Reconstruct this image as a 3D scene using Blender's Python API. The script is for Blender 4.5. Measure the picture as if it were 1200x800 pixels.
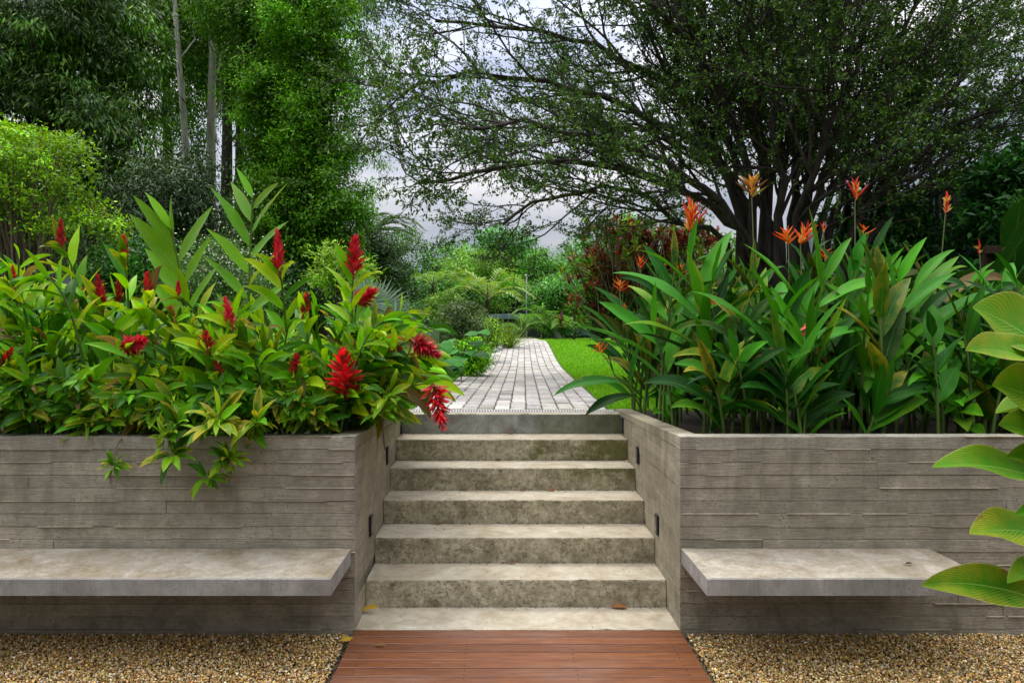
import bpy, math, random
import numpy as np
from mathutils import Vector
R = np.random.default_rng(7)
random.seed(7)
rad = math.radians
for o in list(bpy.data.objects): bpy.data.objects.remove(o)
sc = bpy.context.scene
C = sc.collection
F0, VX, HY, H = 850.0, 583.0, 390.0, 1.622   # focal length and horizon of the lens, eye height (m)

# ------------------------------------------------------------------ camera
cd = bpy.data.cameras.new('camera'); cam = bpy.data.objects.new('camera', cd); C.objects.link(cam)
cam.location = (0, 0, H); cam.rotation_euler = (rad(90), 0, 0)
cd.sensor_width = 36; cd.lens = F0/1200*36
cd.shift_x = (600-VX)/1200; cd.shift_y = -(400-HY)/1200
cd.clip_end = 2000
sc.camera = cam
# ------------------------------------------------------------------ sky and sun
SUN_EL, SUN_AZ = rad(62), rad(-28)      # sun high behind thin cloud, ahead of the viewer and a little to the left
w = bpy.data.worlds.new('World'); sc.world = w; w.use_nodes = True
nt = w.node_tree; nt.nodes.clear()
def wn(t, **k):
    n = nt.nodes.new(t)
    for a, b in k.items(): setattr(n, a, b)
    return n
L = nt.links.new
sky = wn('ShaderNodeTexSky', sky_type='NISHITA', sun_disc=False, sun_elevation=SUN_EL, sun_rotation=SUN_AZ)
bg1 = wn('ShaderNodeBackground'); bg1.inputs[1].default_value = 0.1; L(sky.outputs[0], bg1.inputs[0])
tc = wn('ShaderNodeTexCoord'); sep = wn('ShaderNodeSeparateXYZ'); L(tc.outputs['Generated'], sep.inputs[0])
zc = wn('ShaderNodeMath', operation='MAXIMUM'); L(sep.outputs[2], zc.inputs[0]); zc.inputs[1].default_value = 0.0
zp = wn('ShaderNodeMath', operation='POWER'); L(zc.outputs[0], zp.inputs[0]); zp.inputs[1].default_value = 1.5
gr = wn('ShaderNodeMath', operation='MULTIPLY_ADD'); L(zp.outputs[0], gr.inputs[0]); gr.inputs[1].default_value = 3.9; gr.inputs[2].default_value = 0.60
mp = wn('ShaderNodeMapping'); mp.inputs['Scale'].default_value = (1.0, 1.0, 3.2); L(tc.outputs['Generated'], mp.inputs[0])
no = wn('ShaderNodeTexNoise'); no.inputs['Scale'].default_value = 2.6; no.inputs['Detail'].default_value = 6; no.inputs['Roughness'].default_value = .52; L(mp.outputs[0], no.inputs[0])
rp = wn('ShaderNodeValToRGB'); L(no.outputs[0], rp.inputs[0])
rp.color_ramp.elements[0].position = .38; rp.color_ramp.elements[0].color = (.42, .47, .62, 1)
rp.color_ramp.elements[1].position = .62; rp.color_ramp.elements[1].color = (1.02, 1.0, 1.02, 1)
bg2 = wn('ShaderNodeBackground'); L(rp.outputs[0], bg2.inputs[0]); L(gr.outputs[0], bg2.inputs[1])
mx = wn('ShaderNodeMixShader'); mx.inputs[0].default_value = .9; L(bg1.outputs[0], mx.inputs[1]); L(bg2.outputs[0], mx.inputs[2])
# brighter cloud around the veiled sun, duller away from it
vd = wn('ShaderNodeVectorMath', operation='DOT_PRODUCT'); L(tc.outputs['Generated'], vd.inputs[0])
vd.inputs[1].default_value = (math.sin(SUN_AZ)*math.cos(SUN_EL), math.cos(SUN_AZ)*math.cos(SUN_EL), math.sin(SUN_EL))
gl = wn('ShaderNodeMapRange'); L(vd.outputs['Value'], gl.inputs[0]); gl.inputs[1].default_value = -.55; gl.inputs[2].default_value = 1.0; gl.inputs[3].default_value = .03; gl.inputs[4].default_value = 1.55
gm = wn('ShaderNodeMath', operation='MULTIPLY'); L(gr.outputs[0], gm.inputs[0]); L(gl.outputs[0], gm.inputs[1]); L(gm.outputs[0], bg2.inputs[1])
wo = wn('ShaderNodeOutputWorld'); L(mx.outputs[0], wo.inputs[0])
sl = bpy.data.lights.new('sun', 'SUN'); sl.energy = 1.5; sl.angle = rad(14); sl.color = (1, .95, .84)
so = bpy.data.objects.new('sun', sl); C.objects.link(so)
sd = Vector((math.sin(SUN_AZ)*math.cos(SUN_EL), math.cos(SUN_AZ)*math.cos(SUN_EL), math.sin(SUN_EL)))
so.rotation_euler = sd.to_track_quat('Z', 'Y').to_euler(); so.location = (0, -5, 20)
sc.view_settings.view_transform = 'Standard'; sc.view_settings.look = 'None'
sc.view_settings.exposure = -0.10; sc.view_settings.gamma = 1
sc.render.engine = 'CYCLES'
sc.cycles.max_bounces = 8; sc.cycles.transmission_bounces = 4; sc.cycles.transparent_max_bounces = 4

# ------------------------------------------------------------------ helpers
def P(px, py, d):            # a point at real distance d seen at the given place of a 1200x800 view
    return np.array([(px-VX)/F0*d, d, H-(py-HY)/F0*d])
def terr(x, y):
    y = np.asarray(y, float)
    t = np.clip((y-12.5)/11, 0, 1); s = t*t*(3-2*t)
    return .955 + .40*s + np.clip((y-24)/60, 0, 1)*.25
def mat(name): 
    m = bpy.data.materials.new(name); m.use_nodes = True; m.node_tree.nodes.clear(); return m
class NT:
    def __init__(s, m): s.t = m.node_tree
    def n(s, t, **k):
        n = s.t.nodes.new(t)
        for a, b in k.items(): setattr(n, a, b)
        return n
    def l(s, a, b): s.t.links.new(a, b)
    def math(s, op, a, b=None, c=None):
        n = s.n('ShaderNodeMath', operation=op)
        for i, v in enumerate((a, b, c)):
            if v is None: continue
            if isinstance(v, (int, float)): n.inputs[i].default_value = v
            else: s.l(v, n.inputs[i])
        return n.outputs[0]
    def mix(s, f, a, b, bt='MIX'):
        n = s.n('ShaderNodeMix', data_type='RGBA', blend_type=bt)
        for i, v in ((0, f), (6, a), (7, b)):
            if isinstance(v, (int, float)): n.inputs[i].default_value = v
            elif isinstance(v, tuple): n.inputs[i].default_value = (*v, 1) if len(v) == 3 else v
            else: s.l(v, n.inputs[i])
        return n.outputs[2]
    def noise(s, scale, detail=4, rough=.55, vec=None, dist=0):
        n = s.n('ShaderNodeTexNoise'); n.inputs['Scale'].default_value = scale; n.inputs['Detail'].default_value = detail
        n.inputs['Roughness'].default_value = rough; n.inputs['Distortion'].default_value = dist
        if vec is not None: s.l(vec, n.inputs['Vector'])
        return n.outputs[0]
    def ramp(s, f, stops):
        n = s.n('ShaderNodeValToRGB'); s.l(f, n.inputs[0]); e = n.color_ramp.elements
        while len(e) < len(stops): e.new(.5)
        for i, (p, c) in enumerate(stops): e[i].position = p; e[i].color = (*c, 1) if isinstance(c, tuple) else (c, c, c, 1)
        return n.outputs[0]
    def mapping(s, vec, scale):
        n = s.n('ShaderNodeMapping'); n.inputs['Scale'].default_value = scale; s.l(vec, n.inputs[0]); return n.outputs[0]
    def obj(s): return s.n('ShaderNodeTexCoord').outputs['Object']
    def bump(s, h, strength=.3, dist=.01, normal=None):
        n = s.n('ShaderNodeBump'); n.inputs['Strength'].default_value = strength; n.inputs['Distance'].default_value = dist
        s.l(h, n.inputs['Height'])
        if normal is not None: s.l(normal, n.inputs['Normal'])
        return n.outputs[0]
    def out(s, sh): o = s.n('ShaderNodeOutputMaterial'); s.l(sh, o.inputs[0]); return o
    def pr(s, col, rough=.5, normal=None, spec=.5, metal=0):
        b = s.n('ShaderNodeBsdfPrincipled')
        for k, v in (('Base Color', col), ('Roughness', rough), ('Specular IOR Level', spec), ('Metallic', metal)):
            if isinstance(v, (int, float)): b.inputs[k].default_value = v
            elif isinstance(v, tuple): b.inputs[k].default_value = (*v, 1)
            else: s.l(v, b.inputs[k])
        if normal is not None: s.l(normal, b.inputs['Normal'])
        return b.outputs[0]
    def trans(s, sh, col, f):
        t = s.n('ShaderNodeBsdfTranslucent'); s.l(col, t.inputs[0])
        m = s.n('ShaderNodeMixShader'); m.inputs[0].default_value = f; s.l(sh, m.inputs[1]); s.l(t.outputs[0], m.inputs[2]); return m.outputs[0]

def leaf_mat(name, rib=(.30, .55, .08), ribw=.03, rough=.38, tr=.28, veins=60, bump=.25, yellow=(.55, .42, .03), edge=.0, spots=.5, spec=.17):
    m = mat(name); n = NT(m)
    at = n.n('ShaderNodeAttribute', attribute_name='tint'); uv = n.n('ShaderNodeUVMap', uv_map='UVMap')
    sp = n.n('ShaderNodeSeparateXYZ'); n.l(uv.outputs[0], sp.inputs[0])
    au = n.math('ABSOLUTE', n.math('SUBTRACT', sp.outputs[0], .5))
    k = n.math('SUBTRACT', n.math('MULTIPLY', sp.outputs[1], veins), n.math('MULTIPLY', au, veins*.55))
    ve = n.math('SINE', k)
    big = n.noise(14, 3, .6, n.obj()); fine = n.noise(90, 2, .6, n.obj())
    col = n.mix(n.math('MULTIPLY', n.math('ADD', ve, 1), .035), at.outputs['Color'], (0, 0, 0), 'MIX')
    col = n.mix(n.ramp(big, [(.35, 0.0), (.75, .28)]), col, (.55, .72, .35), 'MULTIPLY')
    # yellowing creeping in from margins and tip
    yf = n.math('MULTIPLY', at.outputs['Alpha'], n.ramp(n.math('ADD', n.math('ADD', n.math('MULTIPLY', au, .55), n.math('MULTIPLY', sp.outputs[1], .32)), n.math('MULTIPLY', big, 1.0)), [(.62, 0.0), (1.0, 1.0)]))
    col = n.mix(yf, col, yellow)
    if spots:
        sn = n.noise(26, 5, .75, n.obj()); col = n.mix(n.ramp(sn, [(.66, 0.0), (.70, spots)]), col, (.16, .10, .03)); col = n.mix(n.ramp(n.math('ADD', n.math('MULTIPLY', au, .5), n.math('MULTIPLY', n.noise(9, 6, .8, n.obj()), 1.0)), [(.80, 0.0), (.84, .9)]), col, (.20, .11, .03))
    if edge: col = n.mix(n.ramp(au, [(.46, 0.0), (.49, edge)]), col, (.50, .46, .14))
    col = n.mix(n.ramp(n.math('ADD', au, n.math('MULTIPLY', sp.outputs[1], ribw*.6)), [(ribw*.5, .75), (ribw, 0.0)]), col, rib)
    bp = n.bump(n.math('ADD', n.math('MULTIPLY', ve, .5), n.math('MULTIPLY', fine, .4)), bump, .004)
    sh = n.pr(col, rough, bp, spec)
    n.out(n.trans(sh, n.mix(1.0, col, (1.25, 1.1, .55), 'MULTIPLY'), tr)); return m
def simple_leaf(name, rough=.5, tr=.28, spec=.22):
    m = mat(name); n = NT(m); at = n.n('ShaderNodeAttribute', attribute_name='tint')
    sh = n.pr(at.outputs['Color'], rough, None, spec)
    n.out(n.trans(sh, n.mix(1.0, at.outputs['Color'], (1.2, 1.1, .6), 'MULTIPLY'), tr)); return m
def bark_mat(name, a, b, scale=14, bump=.6):
    m = mat(name); n = NT(m); v = n.mapping(n.obj(), (1, 1, .25)); x = n.noise(scale, 6, .65, v)
    n.out(n.pr(n.ramp(x, [(.3, a), (.7, b)]), .85, n.bump(x, bump, .03), .2)); return m
def concrete(name, lo, hi, stain=(.10, .085, .06), sf=.5, pits=.5, moss=0, scale=1, vert=0, bump=.35, boards=False, grime=0):
    m = mat(name); n = NT(m); o = n.obj()
    g = n.n('ShaderNodeNewGeometry'); pos = g.outputs['Position']
    big = n.noise(1.7*scale, 5, .6, pos); mid = n.noise(9*scale, 6, .68, pos, .4); fine = n.noise(130, 3, .7, pos)
    col = n.ramp(mid, [(.3, lo), (.68, hi)])
    if boards:
        at = n.n('ShaderNodeAttribute', attribute_name='tint'); col = n.mix(1.0, col, at.outputs['Color'], 'MULTIPLY')
        gx = n.noise(5, 6, .7, n.mapping(pos, (1.2, 1.2, 22))); gr_ = n.noise(34, 8, .8, n.mapping(pos, (1, 1, 2.2))); col = n.mix(n.ramp(gr_, [(.45, .0), (.68, .5)]), col, (.55, .50, .42), 'MULTIPLY'); col = n.mix(n.ramp(gx, [(.4, .0), (.7, .3)]), col, (.70, .67, .60), 'MULTIPLY')
    if boards:
        sz_ = n.n('ShaderNodeSeparateXYZ'); n.l(pos, sz_.inputs[0])
        dn = n.noise(9, 5, .7, n.mapping(pos, (1, 1, .07)), .3)
        col = n.mix(n.math('MULTIPLY', n.ramp(dn, [(.50, 0.0), (.66, .32)]), n.ramp(n.math('ADD', sz_.outputs[2], n.math('MULTIPLY', big, .5)), [(.75, 0.1), (1.0, 1.0)])), col, (.13, .12, .085))
        col = n.mix(n.math('MULTIPLY', n.ramp(n.noise(7, 6, .7, pos), [(.52, 0.0), (.66, .5)]), n.ramp(n.math('SUBTRACT', 1.15, sz_.outputs[2]), [(.80, 0.0), (1.0, 1.0)])), col, (.10, .105, .05))
    sv = n.noise(3.2*scale, 7, .7, n.mapping(pos, (1, 1, .35 if vert else 1)), .6)
    col = n.mix(n.ramp(sv, [(.42, 0.0), (.68, sf)]), col, stain)
    col = n.mix(n.ramp(big, [(.35, 0.0), (.7, .35)]), col, (.75, .72, .66), 'MULTIPLY')
    vo = n.n('ShaderNodeTexVoronoi'); vo.inputs['Scale'].default_value = 48; n.l(n.mix(.06, pos, n.n('ShaderNodeTexNoise').outputs[1]), vo.inputs[0])
    pm = n.math('MULTIPLY', n.ramp(vo.outputs[0], [(.10, 1.0), (.2, 0.0)]), n.ramp(mid, [(.45, 0.0), (.6, 1.0)]))
    col = n.mix(n.math('MULTIPLY', pm, pits), col, (.05, .042, .03))
    if moss:
        sx = n.n('ShaderNodeSeparateXYZ'); n.l(pos, sx.inputs[0])
        mf = n.math('MULTIPLY', n.ramp(n.math('ADD', n.math('MULTIPLY', sx.outputs[0], .28), n.noise(4.5, 6, .75, pos)), [(.56, 0.0), (.72, moss)]), n.ramp(n.math('ADD', sx.outputs[2], n.math('MULTIPLY', mid, .15)), [(.55, 0.0), (.68, 1.0)]))
        col = n.mix(mf, col, (.11, .12, .012))
    if grime:
        g1 = n.noise(38, 10, .85, pos, .3); g2 = n.noise(5, 6, .7, pos)
        col = n.mix(n.math('MULTIPLY', n.ramp(g1, [(.47, 0.0), (.60, grime)]), n.ramp(g2, [(.35, .35), (.6, 1.0)])), col, (.10, .085, .045))
    if vert == 2:
        st = n.noise(30, 2, .9, n.mapping(pos, (3, 0.1, .05)));
        col = n.mix(n.ramp(st, [(.58, 0.0), (.70, .3)]), col, (.07, .07, .07))
    col = n.mix(n.math('MULTIPLY', fine, .5), col, (.55, .55, .52), 'MULTIPLY')
    h = n.math('ADD', n.math('ADD', n.math('MULTIPLY', mid, .8), n.math('MULTIPLY', fine, .25)), n.math('MULTIPLY', pm, -.7))
    if boards: h = n.math('ADD', h, n.math('MULTIPLY', gx, .8))
    n.out(n.pr(col, .82, n.bump(h, bump, .012), .25)); return m
def flat_mat(name, col, rough=.5, var=.35, scale=8, metal=0, bump=.15, spec=.4):
    m = mat(name); n = NT(m); x = n.noise(scale, 5, .6, n.obj())
    c = n.mix(n.ramp(x, [(.3, 0.0), (.75, var)]), col, tuple(a*.45 for a in col))
    n.out(n.pr(c, rough, n.bump(x, bump, .01), spec, metal)); return m

# --- mesh makers (numpy)
def link(name, me, mats, parent=None):
    o = bpy.data.objects.new(name, me); C.objects.link(o)
    for m in (mats if isinstance(mats, (list, tuple)) else [mats]): me.materials.append(m)
    if parent is not None: o.parent = parent
    return o
def mesh_np(name, V, quads, uv=None, tint=None, smooth=True, tris=None, mi=None):
    me = bpy.data.meshes.new(name); V = np.asarray(V, np.float32)
    me.vertices.add(len(V)); me.vertices.foreach_set('co', V.ravel())
    parts = []; sizes = []
    if quads is not None and len(quads): parts.append(np.asarray(quads, np.int32).ravel()); sizes.append(np.full(len(quads), 4))
    if tris is not None and len(tris): parts.append(np.asarray(tris, np.int32).ravel()); sizes.append(np.full(len(tris), 3))
    loops = np.concatenate(parts); sizes = np.concatenate(sizes)
    me.loops.add(len(loops)); me.loops.foreach_set('vertex_index', loops)
    me.polygons.add(len(sizes)); st = np.concatenate([[0], np.cumsum(sizes)[:-1]]).astype(np.int32)
    me.polygons.foreach_set('loop_start', st)
    me.polygons.foreach_set('use_smooth', np.full(len(sizes), smooth))
    if mi is not None: me.polygons.foreach_set('material_index', np.asarray(mi, np.int32))
    if uv is not None:
        u = me.uv_layers.new(name='UVMap'); u.data.foreach_set('uv', np.asarray(uv, np.float32)[loops].ravel())
    if tint is not None:
        a = me.color_attributes.new('tint', 'FLOAT_COLOR', 'POINT'); a.data.foreach_set('color', np.asarray(tint, np.float32).ravel())
    me.update(calc_edges=True); me.validate(); return me
def nrm(a): return a/np.maximum(np.linalg.norm(a, axis=-1, keepdims=True), 1e-9)
def leaves_np(B, D, N, Ln, Wd, droop, tint, segs=8, fold=.35, wave=.0, peak=.45, twist=0., curl=0):
    """blades: base, axis, upper-face normal, length, width, droop -> arrays (V, quads, uv, tint)"""
    B, D, N = np.asarray(B, float), nrm(np.asarray(D, float)), np.asarray(N, float)
    K = len(B); Ln = np.broadcast_to(Ln, K).astype(float); Wd = np.broadcast_to(Wd, K); droop = np.broadcast_to(droop, K)
    fold = np.broadcast_to(fold, K)
    pos = B.copy(); d = D.copy(); Vs = []; UV = []
    ph = R.uniform(0, 6.28, K); tw = R.normal(0, 1, K)*twist
    na = 5; us = np.array([-1, -.5, 0, .5, 1])
    for i in range(segs+1):
        v = i/segs
        wv = (np.sin(np.pi*v**(math.log(.5)/math.log(peak)))**.85 if 0 < v < 1 else (0.10 if v == 0 else .0))
        n = nrm(N-(N*d).sum(1, keepdims=True)*d); s = np.cross(d, n)
        a = tw*v; ca, sa = np.cos(a)[:, None], np.sin(a)[:, None]; s, n = s*ca+n*sa, n*ca-s*sa
        for u in us:
            e = abs(u)
            lift = (fold*e*Wd*.5*wv)[:, None] - (curl*e*e*Wd*.5*wv)[:, None] if curl else (fold*e*Wd*.5*wv)[:, None]
            und = (wave*e*Wd*.5*np.sin(v*13+ph+u*1.3)*wv)[:, None]
            Vs.append(pos + s*(u*Wd*.5*wv)[:, None] + n*(lift+und)); UV.append([(u+1)/2, v])
        step = (Ln/segs)[:, None]
        pos = pos + d*step
        d = nrm(d + np.array([0, 0, -1.])*(droop/segs*(.4+1.2*v))[:, None])
    nv = (segs+1)*na
    V = np.stack(Vs, 1).reshape(-1, 3); uv = np.tile(np.array(UV), (K, 1))
    q = []
    for i in range(segs):
        for j in range(na-1):
            a = i*na+j; q.append([a, a+1, a+na+1, a+na])
    q = (np.array(q)[None]+(np.arange(K)*nv)[:, None, None]).reshape(-1, 4)
    t = np.repeat(np.asarray(tint, float), nv, 0)
    if t.shape[1] == 3: t = np.concatenate([t, np.zeros((len(t), 1))], 1)
    return V, q, uv, t
def small_np(B, D, N, Ln, Wd, tint):
    """tiny folded 4-point leaves for crowns"""
    K = len(B); D = nrm(D); s = nrm(np.cross(D, N)); n = np.cross(s, D)
    Ln = np.broadcast_to(Ln, K)[:, None]; Wd = np.broadcast_to(Wd, K)[:, None]
    V = np.stack([B, B+D*Ln*.45+s*Wd*.5+n*Wd*.12, B+D*Ln-n*Wd*.1, B+D*Ln*.45-s*Wd*.5+n*Wd*.12], 1).reshape(-1, 3)
    q = np.arange(K*4).reshape(-1, 4); t = np.repeat(tint, 4, 0)
    if t.shape[1] == 3: t = np.concatenate([t, np.ones((len(t), 1))], 1)
    return V, q, None, t
def tube_np(pts, radii, sides=6, tint=None):
    pts = np.asarray(pts, float); n = len(pts); radii = np.broadcast_to(radii, n)
    d = nrm(np.gradient(pts, axis=0)); ref = np.array([0, 0, 1.]) if abs(d[0][2]) < .9 else np.array([1., 0, 0])
    s = nrm(np.cross(d, ref)); u = np.cross(d, s)
    a = np.arange(sides)/sides*2*np.pi
    V = (pts[:, None]+radii[:, None, None]*(s[:, None]*np.cos(a)[None, :, None]+u[:, None]*np.sin(a)[None, :, None])).reshape(-1, 3)
    i = np.arange(n-1)[:, None]*sides; j = np.arange(sides)[None]; k = (j+1) % sides
    q = np.stack([i+j, i+k, i+sides+k, i+sides+j], -1).reshape(-1, 4)
    return V, q, None, None
def cat(parts):
    off = 0; Vs = []; Q = []; U = []; T = []
    for V, q, u, t in parts:
        Vs.append(V); Q.append(q+off); off += len(V)
        if u is not None: U.append(u)
        if t is not None: T.append(t)
    return np.concatenate(Vs), np.concatenate(Q), (np.concatenate(U) if U else None), (np.concatenate(T) if T else None)
def build(name, parts, m, parent=None, smooth=True):
    V, q, u, t = cat(parts if isinstance(parts, list) else [parts])
    if parent is not None: V = V - np.array(parent.location)
    return link(name, mesh_np(name, V, q, u, t, smooth), m, parent)
def box_np(x0, x1, y0, y1, z0, z1, bev=0.0, tint=None):
    """box; with bev its edges are chamfered"""
    b = bev
    if not b:
        V = np.array([[x, y, z] for z in (z0, z1) for y in (y0, y1) for x in (x0, x1)], float)
        q = np.array([[0, 2, 3, 1], [4, 5, 7, 6], [0, 1, 5, 4], [2, 6, 7, 3], [0, 4, 6, 2], [1, 3, 7, 5]])
    else:
        lo = np.array([x0, y0, z0]); hi = np.array([x1, y1, z1]); V = []; idx = {}
        for ax in range(3):
            for sx in (0, 1):
                for sy in (0, 1):
                    for sz in (0, 1):
                        p = []
                        for a, s_ in enumerate((sx, sy, sz)):
                            e = (lo, hi)[s_][a]; p.append(e if a == ax else e+(b if s_ == 0 else -b))
                        idx[(ax, sx, sy, sz)] = len(V); V.append(p)
        q = []
        def key(ax, c): return idx[(ax, *c)]
        for ax in range(3):
            o1, o2 = [a for a in range(3) if a != ax]
            for s_ in (0, 1):
                r = []
                for c1, c2 in ((0, 0), (1, 0), (1, 1), (0, 1)):
                    c = [0, 0, 0]; c[ax] = s_; c[o1] = c1; c[o2] = c2; r.append(key(ax, c))
                q.append(r)
            # edge running along ax, between faces o1 and o2
            for c1 in (0, 1):
                for c2 in (0, 1):
                    a0 = [0, 0, 0]; a0[o1] = c1; a0[o2] = c2; a1 = list(a0); a1[ax] = 1
                    q.append([key(o1, a0), key(o1, a1), key(o2, a1), key(o2, a0)])
        for sx in (0, 1):
            for sy in (0, 1):
                for sz in (0, 1):
                    c = (sx, sy, sz); q.append([key(0, c), key(1, c), key(2, c), key(2, c)])
        V = np.array(V); q = np.array(q)
        # orient outwards
        cen = (lo+hi)/2
        for r in range(len(q)):
            p = V[q[r]]; nn = np.cross(p[1]-p[0], p[2]-p[0])
            if np.dot(nn, p.mean(0)-cen) < 0: q[r] = q[r][::-1]
    t = None if tint is None else np.tile(np.array([*tint, 1.]), (len(V), 1))
    return V, q, None, t
def mesh_poly(name, V, faces, m, parent=None, smooth=False, tint=None):
    me = bpy.data.meshes.new(name); me.from_pydata([tuple(v) for v in V], [], faces); me.update()
    if tint is not None:
        a = me.color_attributes.new('tint', 'FLOAT_COLOR', 'POINT'); a.data.foreach_set('color', np.asarray(tint, np.float32).ravel())
    for p in me.polygons: p.use_smooth = smooth
    return link(name, me, m, parent)
def boxes(name, parts, m, parent=None):
    """several chamfered boxes as one mesh"""
    V, q, _, t = cat(parts)
    if parent is not None: V = V-np.array(parent.location)
    fs = []
    for r in q:
        r = [int(x) for x in r]; fs.append(r if r[2] != r[3] else r[:3])
    return mesh_poly(name, V, fs, m, parent, False, t)
def thing(name, loc, label, cat_, group=None):
    o = bpy.data.objects.new(name, None); o.empty_display_size = .1; C.objects.link(o); o.location = tuple(float(a) for a in loc)
    return tag(o, label, cat_, group)
def tag(o, label, cat_, group=None):
    o['label'] = label; o['category'] = cat_
    if group: o['group'] = group
    return o
def struct(o, kind='structure'): o['kind'] = kind; return o
def tints(K, pal, jit=.18, alpha=None):
    pal = np.array(pal, float); t = pal[R.integers(0, len(pal), K)]*np.exp(R.normal(0, jit, (K, 1)))
    t *= np.exp(R.normal(0, jit*.3, (K, 3)))
    a = np.zeros((K, 1)) if alpha is None else np.asarray(alpha).reshape(K, 1)
    return np.concatenate([t, a], 1)
def rdir(K): return nrm(R.normal(0, 1, (K, 3)))

# ------------------------------------------------------------------ materials
M_wall = concrete('board_formed_concrete', (.31, .285, .22), (.52, .48, .385), stain=(.17, .15, .105), sf=.45, pits=.7, boards=True, bump=.8)
M_tread = concrete('tread_concrete', (.42, .37, .27), (.64, .57, .435), stain=(.30, .22, .12), sf=.6, pits=.5, scale=1.3)
M_riser = concrete('riser_concrete', (.40, .36, .23), (.74, .67, .48), stain=(.085, .07, .03), sf=.66, pits=.9, moss=.85, scale=1.9, bump=1.0, grime=.95)
M_riser2 = concrete('smooth_riser_concrete', (.20, .20, .175), (.46, .46, .41), stain=(.12, .12, .095), sf=.75, pits=.3, moss=.5, bump=.25)
M_bench_top = concrete('bench_top_concrete', (.34, .30, .23), (.54, .485, .385), stain=(.22, .165, .08), sf=.85, pits=.6, scale=1.2, grime=.45)
M_bench_edge = concrete('bench_edge_concrete', (.30, .29, .26), (.48, .46, .42), stain=(.14, .13, .11), sf=.45, pits=.9, vert=2)
M_steel = flat_mat('dark_bronze_metal', (.02, .02, .022), .45, .3)
M_lens = flat_mat('frosted_lens', (.12, .12, .12), .3, .2)
M_soil = flat_mat('planter_soil', (.035, .024, .015), .95, .6, 20, bump=1)
M_petiole = flat_mat('green_stem', (.10, .17, .03), .5, .5, 10)
M_petiole2 = flat_mat('pale_stem', (.16, .19, .06), .55, .5, 10)
M_twig = flat_mat('twig_bark', (.16, .12, .08), .8, .5, 10)
M_ginger = leaf_mat('ginger_leaf', rib=(.20, .42, .05), ribw=.025, rough=.36, tr=.33, yellow=(.62, .46, .03))
M_heli = leaf_mat('heliconia_leaf', rib=(.14, .34, .04), ribw=.022, rough=.45, tr=.18, spec=.12, veins=90)
M_big = leaf_mat('broad_leaf', rib=(.26, .45, .07), ribw=.035, rough=.5, tr=.30, spec=.1, veins=150, edge=.5, bump=.3, spots=.8)
M_plain = simple_leaf('foliage', .48, .3)
M_dark = simple_leaf('dark_foliage', .45, .2, .25)
M_red = simple_leaf('red_bract', .38, .2, .5)
M_bark = bark_mat('dark_bark', (.018, .015, .012), (.085, .072, .06))
M_pale = bark_mat('pale_smooth_bark', (.22, .2, .17), (.5, .47, .42), 6, .2)
M_brown = bark_mat('brown_bark', (.035, .022, .014), (.10, .065, .04))

# ------------------------------------------------------------------ ground, gravel, lawn
D0 = 3.97; CX = .11; HW = .89; RZ = .1606
DN = [D0, 4.298, 4.613, 4.953, 5.266, 5.579, 5.90]
TOP = 6*RZ
# gravel base
m = mat('gravel_bed'); n = NT(m); vo = n.n('ShaderNodeTexVoronoi'); vo.inputs['Scale'].default_value = 75; n.l(n.obj(), vo.inputs[0])
n.out(n.pr(n.mix(.75, n.ramp(vo.outputs[0], [(.1, (.45, .34, .17)), (.6, (.03, .022, .012))]), vo.outputs['Color'], 'MULTIPLY'), .8, n.bump(vo.outputs[0], 1, .02))); M_gb = m
o = mesh_poly('gravel_ground', [(-60, -60, -.045), (60, -60, -.045), (60, D0+.05, -.045), (-60, D0+.05, -.045)], [(0, 1, 2, 3)], M_gb); struct(o)
# pebbles
def pebbles(name, x, y, z, s, pal, m, jit=.3):
    K = len(x); t = (1+5**.5)/2
    ico = nrm(np.array([[-1, t, 0], [1, t, 0], [-1, -t, 0], [1, -t, 0], [0, -1, t], [0, 1, t], [0, -1, -t], [0, 1, -t], [t, 0, -1], [t, 0, 1], [-t, 0, -1], [-t, 0, 1]], float))
    f = np.array([[0, 11, 5], [0, 5, 1], [0, 1, 7], [0, 7, 10], [0, 10, 11], [1, 5, 9], [5, 11, 4], [11, 10, 2], [10, 7, 6], [7, 1, 8], [3, 9, 4], [3, 4, 2], [3, 2, 6], [3, 6, 8], [3, 8, 9], [4, 9, 5], [2, 4, 11], [6, 2, 10], [8, 6, 7], [9, 8, 1]])
    sc3 = s[:, None]*R.uniform(.55, 1.2, (K, 3)); V = ico[None]*sc3[:, None]*R.uniform(.8, 1.15, (K, 12, 1))
    a = nrm(R.normal(0, 1, (K, 4))); w_, x_, y_, z_ = a.T
    M3 = np.stack([1-2*(y_*y_+z_*z_), 2*(x_*y_-z_*w_), 2*(x_*z_+y_*w_), 2*(x_*y_+z_*w_), 1-2*(x_*x_+z_*z_), 2*(y_*z_-x_*w_), 2*(x_*z_-y_*w_), 2*(y_*z_+x_*w_), 1-2*(x_*x_+y_*y_)], 1).reshape(K, 3, 3)
    V = np.einsum('kij,kvj->kvi', M3, V); V += np.stack([x, y, z], 1)[:, None]
    T = np.repeat(tints(K, pal, jit, np.ones(K)), 12, 0)
    F = (f[None]+(np.arange(K)*12)[:, None, None]).reshape(-1, 3)
    return link(name, mesh_np(name, V.reshape(-1, 3), None, None, T, True, tris=F), m)
m = mat('pebble'); n = NT(m); at = n.n('ShaderNodeAttribute', attribute_name='tint'); n.out(n.pr(at.outputs['Color'], .55, None, .4)); M_peb = m
K = 135000
x = R.uniform(-4.6, 4.6, K*2); y = R.uniform(2.9, D0+.0, K*2)
ok = (np.abs(x-CX) > HW+.035); x = x[ok][:K]; y = y[ok][:K]
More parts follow.
